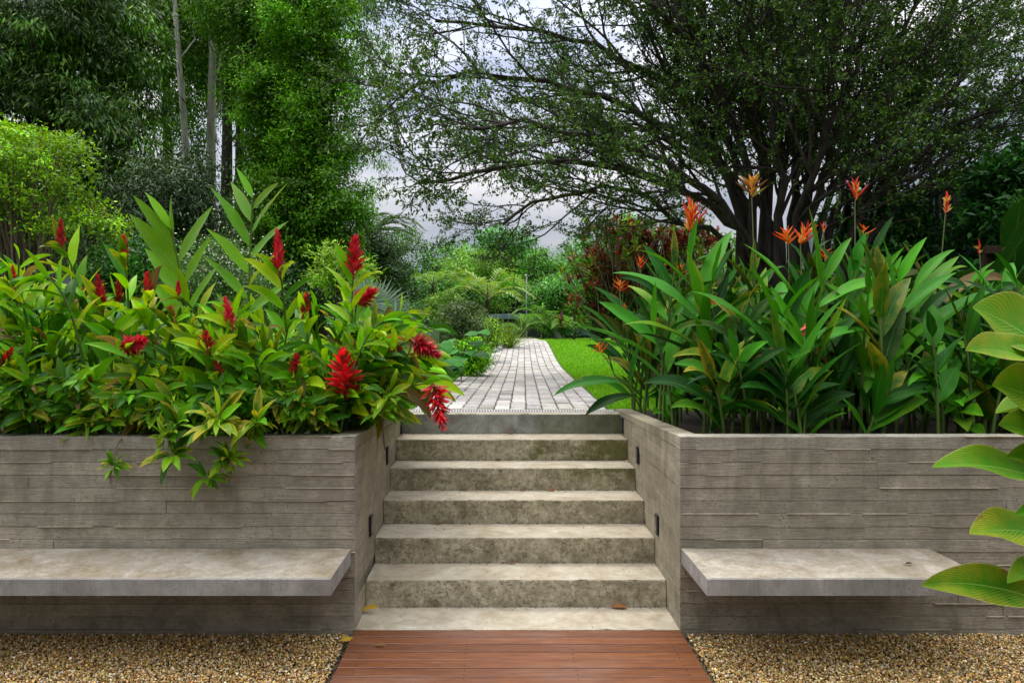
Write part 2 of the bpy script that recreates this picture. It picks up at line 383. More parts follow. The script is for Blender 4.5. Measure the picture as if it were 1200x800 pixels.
g = pebbles('gravel', x, y, -.034+R.uniform(-.006, .014, len(x)), R.uniform(.0034, .0078, len(x)),
            [(.50, .32, .09), (.60, .41, .14), (.36, .21, .05), (.64, .50, .26), (.20, .11, .035), (.66, .56, .38), (.42, .24, .055)], M_peb, .32)
struct(g, 'stuff')
# lawn terrain: a sheet that reaches the horizon
xs = np.unique(np.concatenate([np.linspace(-400, -20, 12), np.linspace(-20, 20, 41), np.linspace(20, 400, 12)]))
ys = np.unique(np.concatenate([np.linspace(6.13, 30, 50), np.linspace(30, 90, 20), np.linspace(90, 900, 10)]))
X, Y = np.meshgrid(xs, ys); Z = terr(X, Y); Z[0] = .80
nx = len(xs); i = np.arange(len(ys)-1)[:, None]*nx+np.arange(nx-1)[None]
Q = np.stack([i, i+1, i+nx+1, i+nx], -1).reshape(-1, 4)
m = mat('lawn_grass'); n = NT(m); g = n.n('ShaderNodeNewGeometry').outputs['Position']
c = n.ramp(n.noise(1.2, 6, .6, g), [(.3, (.12, .33, .006)), (.7, (.20, .46, .010))])
c = n.mix(n.math('MULTIPLY', n.noise(60, 3, .7, g), .7), c, (.5, .6, .3), 'MULTIPLY')
n.out(n.pr(c, .8, n.bump(n.noise(90, 2, .7, g), .8, .03), .15)); M_lawn = m
o = link('lawn', mesh_np('lawn', np.stack([X, Y, Z], -1).reshape(-1, 3), Q, smooth=True), M_lawn); struct(o)
def pcx(y): return .10+.0355*(np.asarray(y, float)-6)
# grass blades near the path
K = 190000
y = 5.95+ (R.uniform(0, 1, K)**1.5)*18; x = R.uniform(-1.2, 4.2, K)*(.45+y/14)+pcx(y)
ok = np.abs(x-pcx(y)) > .83; x = x[ok]; y = y[ok]; z = terr(x, y); K = len(x)
ok = y > 6.16; x, y, z = x[ok], y[ok], z[ok]; K = len(x); B = np.stack([x, y, z], 1); d = nrm(np.stack([R.normal(0, .5, K), R.normal(0, .5, K), np.ones(K)], 1)); s = nrm(np.cross(d, rdir(K)))
h = R.uniform(.018, .042, K)[:, None]*(.7+y/18)[:, None]; wd = (.0022+y*.00022)[:, None]
V = np.stack([B-s*wd, B+s*wd, B+d*h], 1).reshape(-1, 3)
T = np.repeat(tints(K, [(.17, .46, .006), (.24, .54, .010), (.30, .56, .02), (.10, .32, .005)], .2, np.ones(K)), 3, 0)
o = link('grass', mesh_np('grass', V, None, None, T, False, tris=np.arange(K*3).reshape(-1, 3)), M_plain); struct(o, 'stuff')

# ------------------------------------------------------------------ paved path
m = mat('mossy_joint'); n = NT(m); g = n.n('ShaderNodeNewGeometry').outputs['Position']
n.out(n.pr(n.ramp(n.noise(6, 5, .6, g), [(.35, (.05, .045, .03)), (.65, (.05, .08, .02))]), .95)); M_joint = m
yy = np.linspace(6.195, 23.0, 40); V = []; 
for a in yy: V += [(pcx(a)-.86, a, terr(0, a)+.010), (pcx(a)+.86, a, terr(0, a)+.010)]
o = mesh_poly('path_bed', V, [(2*i, 2*i+1, 2*i+3, 2*i+2) for i in range(39)], M_joint); struct(o)
m = mat('paver'); n = NT(m); at = n.n('ShaderNodeAttribute', attribute_name='tint'); g = n.n('ShaderNodeNewGeometry').outputs['Position']
c = n.mix(n.ramp(n.noise(22, 8, .75, g), [(.38, 0.0), (.66, .9)]), at.outputs['Color'], (.62, .60, .55), 'MULTIPLY')
c = n.mix(n.ramp(n.noise(2.3, 6, .7, g, .8), [(.58, 0.0), (.68, .8)]), c, (.10, .09, .045))
n.out(n.pr(c, .8, n.bump(n.noise(70, 4, .7, g), .5, .01), .3)); M_pav = m
parts = []; ncol = 12; pw = 1.66/ncol; pl = .26
for j in range(ncol):
    ya = 6.13+(.5 if j % 2 else 0)*pl - pl/2
    while ya < 22.8:
        l = pl*R.uniform(.7, 1.3); y0 = max(ya, 6.19); ym = ya+l/2
        if ya+l-y0 > .04:
            xa = pcx(ym)-.83+j*pw; zt = float(terr(0, ym)); sl_ = float(terr(0, ya+l)-terr(0, ya))
            Vb, q, _, t = box_np(xa+.006+R.normal(0, .0015), xa+pw-.006, y0+.014, ya+l-.014, zt-.02, zt+.020+R.normal(0, .002), .006, tint=np.array([.56, .52, .465])*math.exp(R.normal(0, .15))*np.array([1, 1+R.normal(0, .02), 1+R.normal(0, .03)]))
            Vb[:, 2] += (Vb[:, 1]-ym)*sl_/l; parts.append((Vb, q, None, t))
        ya += l
o = boxes('path', parts, M_pav); struct(o)
# narrow continuation of the path beyond the crest
parts = []
for j in range(5):
    ya = 23.1
    while ya < 36:
        ym = ya+.2; zt = float(terr(0, ym)); xa = 1.02+.10*(ym-23)*.12-.42+j*.17
        parts.append(box_np(xa, xa+.155, ya, ya+.385, zt-.02, zt+.03, .008, tint=np.array([.5, .46, .42])*math.exp(R.normal(0, .1)))); ya += .4
o = boxes('garden_path', parts, M_pav); struct(o)

# ------------------------------------------------------------------ staircase
st = thing('concrete_staircase', (CX, D0, 0), 'six weathered concrete steps with mossy risers rising between the two planter walls', 'stairs')
def block(name, x0, x1, y0, y1, z0, z1, mt, mr, parent, sub=70):
    """a step: its front face and top are finely divided so the worn edge is not dead straight"""
    xs_ = np.linspace(x0, x1, sub+1); b = .008; V = []; fs = []; mi = []
    jz = np.abs(R.normal(0, .0012, sub+1)); jy = R.normal(0, .0012, sub+1)
    for c_ in R.integers(0, sub, 5): jz[c_:c_+2] += R.uniform(.003, .009); jy[c_:c_+2] += R.uniform(.002, .006)
    for i_, xx in enumerate(xs_):
        V += [(xx, y0, z0), (xx, y0+jy[i_]*.4, z1-b-jz[i_]), (xx, y0+b*.35+jy[i_]*.6, z1-b*.3+jz[i_]*.3), (xx, y0+b+jy[i_], z1), (xx, y1, z1), (xx, y1, z0)]
    for i_ in range(sub):
        for k_, mm in ((0, 1), (1, 1), (2, 0), (3, 0), (4, 1)):
            a = i_*6+k_; fs.append((a, a+6, a+7, a+1)); mi.append(mm)
    fs.append((0, 1, 2, 3, 4, 5)); mi.append(1); a = sub*6; fs.append((a+5, a+4, a+3, a+2, a+1, a)); mi.append(1)
    V = np.array(V)-np.array(parent.location)
    me = bpy.data.meshes.new(name); me.from_pydata([tuple(v) for v in V], [], fs); me.update()
    o = link(name, me, [mt, mr], parent)
    for p_, k_ in zip(me.polygons, mi): p_.material_index = k_
    return o
block('landing_slab', CX-HW+.002, CX+HW-.002, D0, DN[1]-.003, -.12, .0, M_tread, M_riser, st)
for k in range(1, 7):
    y1 = DN[k+1]-.003 if k < 6 else 6.0
    b = block('step', CX-HW+.002, CX+HW-.002, DN[k], y1, -.1 if k < 6 else -.1, k*RZ, M_tread, M_riser if k < 6 else M_riser2, st)
# drain
dr = thing('drain_grate', (CX, 6.06, TOP), 'white slotted drain strip along the top edge of the steps', 'drain')
parts = [box_np(CX-HW, CX+HW, 6.005, 6.05, TOP-.03, TOP+.006, .002), box_np(CX-HW, CX+HW, 6.165, 6.19, TOP-.03, TOP+.006, .002)]
for i in range(76):
    xx = CX-HW+.01+i*(2*HW-.02)/76; parts.append(box_np(xx, xx+.010, 6.048, 6.167, TOP-.02, TOP+.004, .001))
M_drain = flat_mat('grate_concrete', (.55, .52, .46), .7, .3, 20)
boxes('slotted_cover', parts, M_drain, dr)
boxes('slot_shade_strip', [box_np(CX-HW+.002, CX+HW-.002, 6.1585, 6.164, TOP-.02, TOP+.0015, .0005)], M_steel, dr)  # dark strip added on the slots' far side, standing in for shade inside
mesh_poly('channel', np.array([(CX-HW, 6.0, TOP-.022), (CX+HW, 6.0, TOP-.022), (CX+HW, 6.19, TOP-.022), (CX-HW, 6.19, TOP-.022)])-np.array(dr.location), [(0, 1, 2, 3)], M_steel, dr)

# ------------------------------------------------------------------ planter walls of board-formed concrete
def planter(side, label):
    xin = CX+side*HW; t = .125
    pl_ = thing('planter_wall', (xin, D0, 0), label, 'wall')
    far = side*9.0; ztop = lambda y_: 1.055-.072*np.clip((y_-D0)/(5.9-D0), 0, 1)
    # front boards
    parts = []; rows = 15; rh = 1.055/rows; zb = -.06
    for r_ in range(rows+1):
        z0 = zb+(r_-1)*0 if False else (-.07 if r_ == 0 else (r_)*rh-.0); z0 = r_*rh-rh if r_ > 0 else -.075
        z1 = r_*rh
        xa = 0.0
        while xa < 9-HW:
            l = min(R.choice([.62, 1.1, 1.75, 2.4])*R.uniform(.96, 1.04), 9-HW-xa) if xa else R.choice([.45, 1.05, 1.78, 2.3])*R.uniform(.98, 1.02)
            a, b_ = xin+side*xa, xin+side*(xa+l)
            pr = abs(R.normal(0, .0022)); zz1 = z1 - .0006
            tn = np.array([1, .985, .95])*math.exp(R.normal(0, .065))
            if r_ == rows: tn = np.array([1.12, 1.12, 1.12])*math.exp(R.normal(0, .05))
            pr += .0035*(R.random() < .25)
            parts.append(box_np(min(a, b_)+.0006, max(a, b_)-.0006, D0+pr, D0+t, z0+.0012, zz1-.0008, .0012, tint=tn))
            # thin pale fins of grout that squeezed between the form boards
            q0 = min(a, b_)+R.uniform(0, .5)*l
            while R.random() < .72 and q0 < max(a, b_)-.05:
                q1 = min(q0+R.uniform(.12, .9), max(a, b_)); hh_ = R.uniform(.0016, .0042); pj = D0-R.uniform(.002, .006)
                parts.append(box_np(q0, q1, pj, D0+.01, z1-hh_/2, z1+hh_/2, .0004, tint=(1.5, 1.45, 1.35))); q0 = q1+R.uniform(.05, .5)
            if R.random() < .5 and xa: parts.append(box_np(a-.0012, a+.0012, D0-.002, D0+.01, z0, z1, .0004, tint=(1.4, 1.35, 1.25)))
            xa += l
    # side boards along the stair, their top following the slope of the cap
    for r_ in range(rows+1):
        z0 = r_*rh-rh if r_ > 0 else -.075; z1 = r_*rh
        ya = D0+t
        while ya < 6.1:
            l = min(R.uniform(.35, 1.3), 6.12-ya); pr = R.normal(0, .0018)
            xi = xin+side*abs(pr); xo = xin+side*t
            tn = np.array([1.05, 1.0, .90])*math.exp(R.normal(0, .07))
            Vb, q, _, tt = box_np(min(xi, xo), max(xi, xo), ya+.0006, ya+l-.0006, z0+.0010, z1-.0010, .0012, tint=tn)
            top = Vb[:, 2] > (z0+z1)/2
            lim = ztop(Vb[:, 1])
            if z1 > .975: 
                Vb[:, 2] = np.where(Vb[:, 2] > .9, .9+(Vb[:, 2]-.9)*(lim-.9)/(1.055-.9), Vb[:, 2])
            parts.append((Vb, q, None, tt)); ya += l
    boxes('wall', parts, M_wall, pl_)
    # inner body closing the joints
    parts = [box_np(min(xin+side*.006, far), max(xin+side*.006, far), D0+.008, D0+t-.003, -.07, 1.045, 0, (.55, .55, .5)),
             box_np(min(xin+side*.006, xin+side*(t-.004)), max(xin+side*.006, xin+side*(t-.004)), D0+t-.003, 6.11, -.07, .965, 0, (.55, .55, .5))]
    boxes('wall_core', parts, M_wall, pl_)
    return pl_
planter(-1, 'board-marked concrete planter wall left of the steps, red ginger spilling over it')
planter(1, 'board-marked concrete planter wall right of the steps, under the orange heliconias')
for s_ in (-1, 1):
    xa, xb = CX+s_*(HW+.10), s_*9.0
    n0 = 40; xs_ = np.linspace(xa, xb, n0); ys_ = np.linspace(D0+.1, 6.25, 14); X, Y = np.meshgrid(xs_, ys_)
    Z = .93+R.normal(0, .012, X.shape)+.03*np.clip((Y-5.8)/.4, 0, 1); i = np.arange(13)[:, None]*n0+np.arange(n0-1)[None]
    o = link('soil', mesh_np('soil', np.stack([X, Y, Z], -1).reshape(-1, 3), np.stack([i, i+1, i+n0+1, i+n0], -1).reshape(-1, 4)), M_soil); struct(o)

# ------------------------------------------------------------------ cantilevered benches
def bench(x0, x1, label):
    b = tag(bpy.data.objects.new('concrete_bench', None), label, 'bench'); C.objects.link(b)
    b.location = ((x0+x1)/2, D0, .36)
    yb, yf = D0-.004, 3.482; zt, zb = .445, .362
    nseg = 40; V = []; fs = []; mi = []
    for i_ in range(nseg+1):
        xx = x0+(x1-x0)*i_/nseg; j = R.normal(0, .001)
        V += [(xx, yf, zb), (xx, yf+j, zt-.006), (xx, yf+.005+j, zt), (xx, yb, zt), (xx, yb, zb)]
    for i_ in range(nseg):
        for k_, mm in ((0, 1), (1, 1), (2, 0), (3, 1), (4, 1)):
            a = i_*5+k_; c_ = i_*5+(k_+1) % 5; fs.append((a, a+5, c_+5, c_)); mi.append(mm)
    fs.append((0, 1, 2, 3, 4)); mi.append(1); a = nseg*5; fs.append((a+4, a+3, a+2, a+1, a)); mi.append(1)
    V = np.array(V)-np.array(b.location); me = bpy.data.meshes.new('slab'); me.from_pydata([tuple(v) for v in V], [], fs); me.update()
    link('slab', me, [M_bench_top, M_bench_edge], b)
    for p_, k_ in zip(me.polygons, mi): p_.material_index = k_
bench(-5.2, -.80, 'long floating concrete bench slab on the wall left of the steps')
bench(1.005, 2.36, 'shorter floating concrete bench slab on the wall right of the steps')

# ------------------------------------------------------------------ timber deck
m = mat('wet_red_timber'); n = NT(m); at = n.n('ShaderNodeAttribute', attribute_name='tint'); g = n.n('ShaderNodeNewGeometry').outputs['Position']
gn = n.noise(9, 7, .65, n.mapping(g, (.55, 14, 14)), .7)
c = n.mix(1.0, n.ramp(gn, [(.3, (.085, .022, .006)), (.52, (.165, .056, .017)), (.75, (.28, .105, .034))]), at.outputs['Color'], 'MULTIPLY')
ft = n.noise(1.6, 4, .6, n.mapping(g, (1, 2.5, 1)))
c = n.mix(n.ramp(ft, [(.50, 0.0), (.8, .22)]), c, (.30, .24, .20))
n.out(n.pr(c, n.ramp(ft, [(.3, .34), (.7, .55)]), n.bump(gn, .25, .006), .5)); M_deck = m
dk = thing('timber_deck', (CX, D0, 0), 'reddish-brown timber deck boards leading up to the foot of the steps', 'deck')
parts = []; yb = D0-.004
while yb > -1.5:
    parts.append(box_np(CX-HW, CX+HW, yb-.090+.008, yb, -.028, -.002+R.normal(0, .0008), .003, tint=np.array([1, 1, 1])*math.exp(R.normal(0, .16)))); yb -= .090
yb = D0-.004-.045
while yb > 2.6:
    for a in (-.8, -.27, .27, .8):
        for q_ in (-.022, .022): parts.append(box_np(CX+a-.003, CX+a+.003, yb+q_-.003, yb+q_+.003, -.006, .0006, .001, tint=(.12, .12, .12)))
    yb -= .090
boxes('planking', parts, M_deck, dk)
boxes('joists', [box_np(CX+a-.03, CX+a+.03, -1.5, D0-.01, -.05, -.0295, .002) for a in (-.8, -.27, .27, .8)], M_steel, dk)

# ------------------------------------------------------------------ step lights
for (px, py, side, lab) in ((433.5, 615, -1, 'slim black wall light on the left stair wall, lowest of the left three'),
                            (453, 533, -1, 'slim black wall light on the left stair wall, middle of the left three'),
                            (470, 499, -1, 'slim black wall light on the left stair wall, next to the top riser'),
                            (771, 614, 1, 'slim black wall light on the right stair wall, lowest of the right three'),
                            (748, 533, 1, 'slim black wall light on the right stair wall, middle of the right three'),
                            (730, 498, 1, 'slim black wall light on the right stair wall, next to the top riser')):
    xw = CX+side*HW; d = F0*xw/(px-VX); z = H-(py-HY)/F0*d; d = min(d, 5.86)
    lt = thing('wall_light', (xw, d, z), lab, 'light', 'wall lights along the stair')
    a, b_ = sorted((xw+side*.0, xw-side*.014)); 
    boxes('housing', [box_np(a, b_, d-.032, d+.032, z-.062, z+.062, .003)], M_steel, lt)
    c_ = xw-side*.0155; a, b_ = sorted((xw-side*.0125, c_)); boxes('lens', [box_np(a, b_, d-.02, d+.02, z-.045, z+.045, .001)], M_lens, lt)

# ------------------------------------------------------------------ plants: generic pieces
def bez(a, c_, b_, n_=12):
    t = np.linspace(0, 1, n_)[:, None]; return (1-t)**2*np.array(a)+2*t*(1-t)*np.array(c_)+t*t*np.array(b_)
def ranks(pts, t0, K, L, W, ang=48, az=None, droop=.9, fold=.35, wave=.06, pal=((.1, .3, .02),), yel=0, jit=.18, spread=18, segs=8, peak=.42, tipup=True, face=.55):
    """leaves in two ranks along a stem"""
    pts = np.asarray(pts); n_ = len(pts); ts = np.linspace(t0, 1, K); idx = ts*(n_-1); i0 = np.clip(idx.astype(int), 0, n_-2); f = (idx-i0)[:, None]
    B = pts[i0]*(1-f)+pts[i0+1]*f; ax = nrm(pts[i0+1]-pts[i0])
    az = R.uniform(0, 2*np.pi) if az is None else az
    ref = np.array([math.cos(az), math.sin(az), 0.])
    s = nrm(ref-(ax*ref).sum(1, keepdims=True)*ax); sgn = np.where(np.arange(K) % 2, 1, -1)[:, None]
    u = np.cross(ax, s); aa = np.radians(R.normal(0, spread, K))[:, None]
    out = sgn*(s*np.cos(aa)+u*np.sin(aa))
    th = np.radians(ang*(1-.55*np.linspace(0, 1, K)**2 if tipup else 1)+R.normal(0, 7, K))[:, None]; fx = np.array([0, -face, .25*face])
    D = ax*np.cos(th)+out*np.sin(th); N = ax*np.sin(th)-out*np.cos(th)+fx*R.uniform(.5, 1.3, (K, 1))
    sz = np.sin(np.pi*np.clip(np.linspace(.28, .86, K), 0, 1))**.6*R.uniform(.82, 1.12, K)
    al = np.clip(R.normal(yel, .25, K), 0, 1) if yel else np.clip(R.normal(-.15, .25, K), 0, 1)
    tt_ = tints(K, pal, jit, al); dead = R.random(K) < (.006 if W > .078 else .03); tt_[dead, :3] = np.array([.26, .17, .06])*R.uniform(.5, 1.2, (int(dead.sum()), 1)); droop = droop*np.where(dead, 2.2, 1)
    return leaves_np(B, D, N, L*sz, W*sz*R.uniform(.88, 1.1, K), droop*R.uniform(.6, 1.4, K), tt_, segs, fold, wave, peak, twist=.35)
def cone(tip, ax, h, r, K=46, open_=.35, pal=((.55, .012, .03), (.42, .008, .02), (.68, .03, .06))):
    """ginger flower head: overlapping waxy bracts in a spiral"""
    ax = nrm(np.array(ax, float)); ref = np.array([0, 0, 1.]) if abs(ax[2]) < .8 else np.array([1., 0, 0])
    s = nrm(np.cross(ax, ref)); u = np.cross(ax, s); t = np.linspace(0, 1, K); a = t*K*2.39996
    rad_ = r*.42*np.sin(np.pi*(.18+.78*t))**.8
    out = s[None]*np.cos(a)[:, None]+u[None]*np.sin(a)[:, None]
    B = np.array(tip)+ax*(t*h)[:, None]+out*(rad_*.35)[:, None]
    th = (open_*1.3*(1-t)+.22)[:, None]*R.uniform(.8, 1.25, (K, 1)); D = ax*np.cos(th)+out*np.sin(th)*1.5; N = ax*1.0-out*.6
    ln = (r*.62+h*.07)*(1-.45*t)*(.75+open_*.6)*R.uniform(.8, 1.2, K)
    return leaves_np(B, D, -N*0+(ax-out), ln, ln*.42*(1-open_*.35), -.1, tints(K, pal, .22, np.ones(K)), 4, .9, 0, .45)
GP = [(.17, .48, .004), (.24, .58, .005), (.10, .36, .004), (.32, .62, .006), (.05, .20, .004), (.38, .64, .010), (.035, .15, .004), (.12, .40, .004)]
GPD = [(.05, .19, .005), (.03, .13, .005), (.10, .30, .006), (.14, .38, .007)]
AGE = [((.62, .010, .035), (.48, .008, .025), (.72, .03, .07)), ((.68, .02, .06), (.54, .01, .035), (.76, .06, .11)), ((.50, .012, .03), (.36, .01, .02), (.66, .02, .05), (.18, .03, .015)), ((.76, .02, .03), (.6, .01, .02), (.25, .03, .015))]
def ginger(base, tip, label, group=None, K=11, L=.34, W=.085, az=None, flower=None, pal=GP, yel=.0, droop=.9, ang=48, t0=.28, bend=.35, name='red_ginger', up=1.0, fold=.38):
    base = np.array(base, float); tip = np.array(tip, float)
    th = thing(name, base, label, 'ginger plant', group)
    ctrl = base*(1-bend)+tip*bend; ctrl[2] = max(base[2], tip[2])*up + (0 if up else 0) if up == 1.0 else base[2]+(tip[2]-base[2])*up
    if up == 1.0: ctrl = np.array([base[0]*.75+tip[0]*.25, base[1]*.75+tip[1]*.25, base[2]+(tip[2]-base[2])*.72])
    pts = bez(base, ctrl, tip, 14)
    build('stem', tube_np(pts, np.linspace(.009, .0045, 14), 6), M_petiole, th)
    build('foliage', ranks(pts, t0, K, L, W, ang, az, droop, fold, .07, pal, yel, face=1.6 if 'tallest' in label else .55), M_ginger, th)
    if flower:
        h, r_, op, tilt = flower; ax = nrm(pts[-1]-pts[-3]) if tilt is None else np.array(tilt, float)
        build('flower', cone(tip, ax, h, r_*.92, int(46+op*40) if h > .1 else 34, op*.8, AGE[R.integers(0, 4)]), M_red, th)
        build('bud_stalk', tube_np([tip-nrm(ax)*.03, tip, tip+nrm(ax)*h*.9], [.005, .008, .003], 6), M_red2, th)
    return th
M_red2 = flat_mat('red_stalk', (.35, .02, .03), .5, .3, 20)

def pm(d): return d/F0      # metres per pixel at distance d
# flowering ginger: place of the flower foot (px,py), distance, height px, width px, openness, tilt, label
FL = [
 (71, 290, 4.9, 30, 13, .12, (0, 0, 1), 'ginger shoot with a slim upright red cone, the highest flower at the far left'),
 (146, 306, 4.9, 28, 13, .10, (-.05, 0, 1), 'ginger shoot with a smooth pointed red cone left of the tall leafy shoots'),
 (17, 338, 4.7, 24, 11, .1, (-.1, 0, 1), 'ginger shoot with a small red cone nearest the left edge of the picture, upper row'),
 (120, 362, 5.0, 36, 15, .25, (-.15, 0, 1), 'ginger shoot with a dark red cone, left one of the low trio of flowers'),
 (139, 355, 5.1, 28, 11, .15, (0, 0, 1), 'ginger shoot with a narrow red cone, middle one of the low trio of flowers'),
 (174, 350, 4.8, 28, 15, .08, (-.05, 0, 1), 'ginger shoot with a fat bright red cone, right one of the low trio of flowers'),
 (209, 347, 5.0, 16, 10, .1, (0, 0, 1), 'ginger shoot with a tiny red cone beside the two-leafed tall shoot'),
 (94, 360, 5.1, 20, 9, .2, (.1, 0, 1), 'ginger shoot with a half hidden red cone below the yellow leaves'),
 (272, 382, 4.6, 32, 13, .35, (-.25, 0, 1), 'ginger shoot with a ragged leaning dark red cone under the tallest shoot'),
 (327, 318, 4.8, 46, 14, .30, (-.05, 0, 1), 'ginger shoot with a tall dried-based red cone right of the tallest shoot'),
 (414, 322, 5.0, 40, 20, .42, (.05, 0, 1), 'ginger shoot with a large pyramid-shaped red flower against the green column tree'),
 (418, 356, 5.1, 24, 17, .55, (.8, -.1, .6), 'ginger shoot with an open red flower leaning right beside the silver fan palm'),
 (355, 368, 4.7, 22, 13, .25, (.2, 0, 1), 'ginger shoot with a small upright red flower in the middle of the left bed'),
 (146, 408, 4.4, 26, 17, .7, (1, -.3, .35), 'ginger shoot with a flat sideways open red flower low in the left bed'),
 (243, 410, 4.4, 18, 16, .45, (-.1, 0, 1), 'ginger shoot with a rounded open magenta-red flower above the middle of the wall'),
 (260, 442, 4.3, 18, 12, .3, (-.35, -.1, 1), 'ginger shoot with a bright red tilted flower near the dangling rosettes'),
 (346, 440, 4.4, 22, 14, .4, (.05, 0, 1), 'ginger shoot with a double-lobed red flower left of the big spiky one'),
 (406, 462, 4.25, 46, 26, .85, (-.05, -.25, 1), 'ginger shoot with the big spiky wide open red flower'),
 (450, 404, 4.7, 26, 14, .7, (.9, -.2, .1), 'ginger shoot with a horizontal dark red flower left of the bed corner'),
 (482, 398, 4.6, 34, 17, .75, (.9, -.1, -.5), 'ginger shoot with a clustered dark red flower leaning over the stair wall'),
 (507, 448, 4.45, 50, 18, .8, (.25, -.2, -1), 'ginger shoot with a long red flower hanging down over the top step'),
 (172, 488, 4.15, 20, 14, .5, (0, -.3, -1), 'ginger shoot with a small red flower hanging just above the wall edge'),
 (156, 446, 4.3, 22, 14, .5, (.4, -.3, -.2), 'ginger shoot with a drooping pink-red flower under the flat sideways one'),
 (3, 425, 4.4, 18, 12, .3, (.4, 0, .6), 'ginger shoot with a red flower cut by the left edge of the picture'),
 (103, 450, 4.3, 14, 10, .3, (.1, 0, .6), 'ginger shoot with a tiny dark pink flower deep in the lower left leaves'),
 (203, 376, 4.9, 15, 10, .3, (-.2, 0, 1), 'ginger shoot with a small red flower just below the tiny cone'),
 (247, 498, 4.5, 14, 9, .3, (0, -.3, -1), 'ginger shoot with a small red tip hanging left of the yellowing clump'),
 (302, 496, 4.5, 13, 9, .3, (.1, -.3, -.8), 'ginger shoot with a red bud tip at the wall edge right of the yellowing clump'),
 (206, 458, 4.3, 14, 10, .4, (.3, 0, .4), 'ginger shoot with a small shaded red flower low in the middle of the left bed'),
]
for (px, py, d, hp, wp, op, tilt, lab) in FL:
    d = max(4.12, d-.42)
    tip = P(px, py, d); s_ = pm(d)
    back = R.uniform(.1, .5) if d > 4.5 else R.uniform(.15, .35)
    base = np.array([tip[0]+R.uniform(-.22, .22)*(1 if tip[0] < -1.2 else 0)-(0.25 if px > 430 else 0), max(d+.0, 4.2)+(back if d < 4.6 else 0), .92])
    base[0] = min(base[0], -.95)
    short = tip[2]-base[2] < .35
    ginger(base, tip, lab, 'red gingers in the left planter', K=9 if not short else 7, L=.31, W=.075, flower=(hp*s_, wp*s_*1.25, op, tilt), yel=.18, t0=.35, up=.9 if not short else 1.3, droop=.8)
# the two tall leafy shoots
tp = P(296, 232, 4.6); ginger((tp[0]-.10, 4.75, .92), tp, 'tallest leafy ginger shoot rising in the middle of the left bed', 'red gingers in the left planter', K=11, L=.42, W=.105, az=.1, droop=.35, ang=44, t0=.42, pal=[(.16, .42, .03), (.2, .46, .04)], fold=.25, up=.6, yel=.1)
tp = P(200, 268, 4.6); ginger((tp[0]+.12, 4.8, .92), tp, 'second tallest leafy ginger shoot, left of the tallest, leaning left', 'red gingers in the left planter', K=9, L=.44, W=.105, az=.2, droop=.3, ang=38, t0=.5, pal=[(.17, .44, .02), (.2, .46, .03)], fold=.25, up=.6)
# filler shoots
GF = 'leafy green ginger shoot without a flower, crowded among others in the left planter bed'
def topline(px):   # upper outline of the mass of leaves
    return float(np.interp(px, [-80, 0, 60, 120, 170, 230, 300, 360, 430, 480, 520], [285, 300, 300, 345, 360, 365, 350, 350, 345, 372, 415]))
cnt = 0
for r_ in range(225):
    d = R.uniform(4.18, 5.7); px = R.uniform(-120, 505)
    if r_ % 3 == 0: d = R.uniform(4.12, 4.5)
    top = topline(px)
    py = top+ (R.uniform(0, 1)**(.8 if d > 4.7 else .6))*((420 if d > 4.8 else 478)-top)
    tip = P(px, py, d)
    if tip[2] < .98: continue
    lean = R.uniform(-.3, .3); base = [min(tip[0]+lean*.8-(.12 if px > 440 else 0), -.93), d+R.uniform(0.0, .25), .92]
    if tip[0] > -.8: tip[0] = -.74+R.uniform(-.05, .12)
    low = py > 400
    zone = next(z_ for lim, z_ in ((40, 'at the left edge'), (100, 'below the far-left flower'), (180, 'below the low flower trio'), (235, 'under the second tallest shoot'), (310, 'under the tallest shoot'), (375, 'left of the pyramid-shaped flower'), (435, 'below the pyramid-shaped flower'), (9999, 'by the stair corner')) if px < lim)
    row = 'front row' if d < 4.5 else 'middle row' if d < 5.1 else 'back row'
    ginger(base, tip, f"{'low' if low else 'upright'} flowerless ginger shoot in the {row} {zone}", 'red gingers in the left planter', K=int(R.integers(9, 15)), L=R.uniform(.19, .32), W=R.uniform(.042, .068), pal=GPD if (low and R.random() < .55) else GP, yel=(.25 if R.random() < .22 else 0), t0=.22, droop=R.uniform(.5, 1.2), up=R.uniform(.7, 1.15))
for r_ in range(44):
    d = R.uniform(4.25, 5.6); px = R.uniform(440, 512); py = R.uniform(385, 470); tip = P(px, py, d)
    ginger([-.95-R.uniform(0, .15), d+R.uniform(0, .1), .95], tip, f"{'low' if py > 440 else 'high'} flowerless ginger shoot leaning out over the left stair wall, {'near' if d < 4.7 else 'far'} end", 'red gingers in the left planter', K=9, L=R.uniform(.24, .34), W=R.uniform(.065, .085), pal=GPD if py > 440 else GP, yel=.15 if r_ % 4 == 0 else 0, t0=.3, up=1.15, droop=1.1)
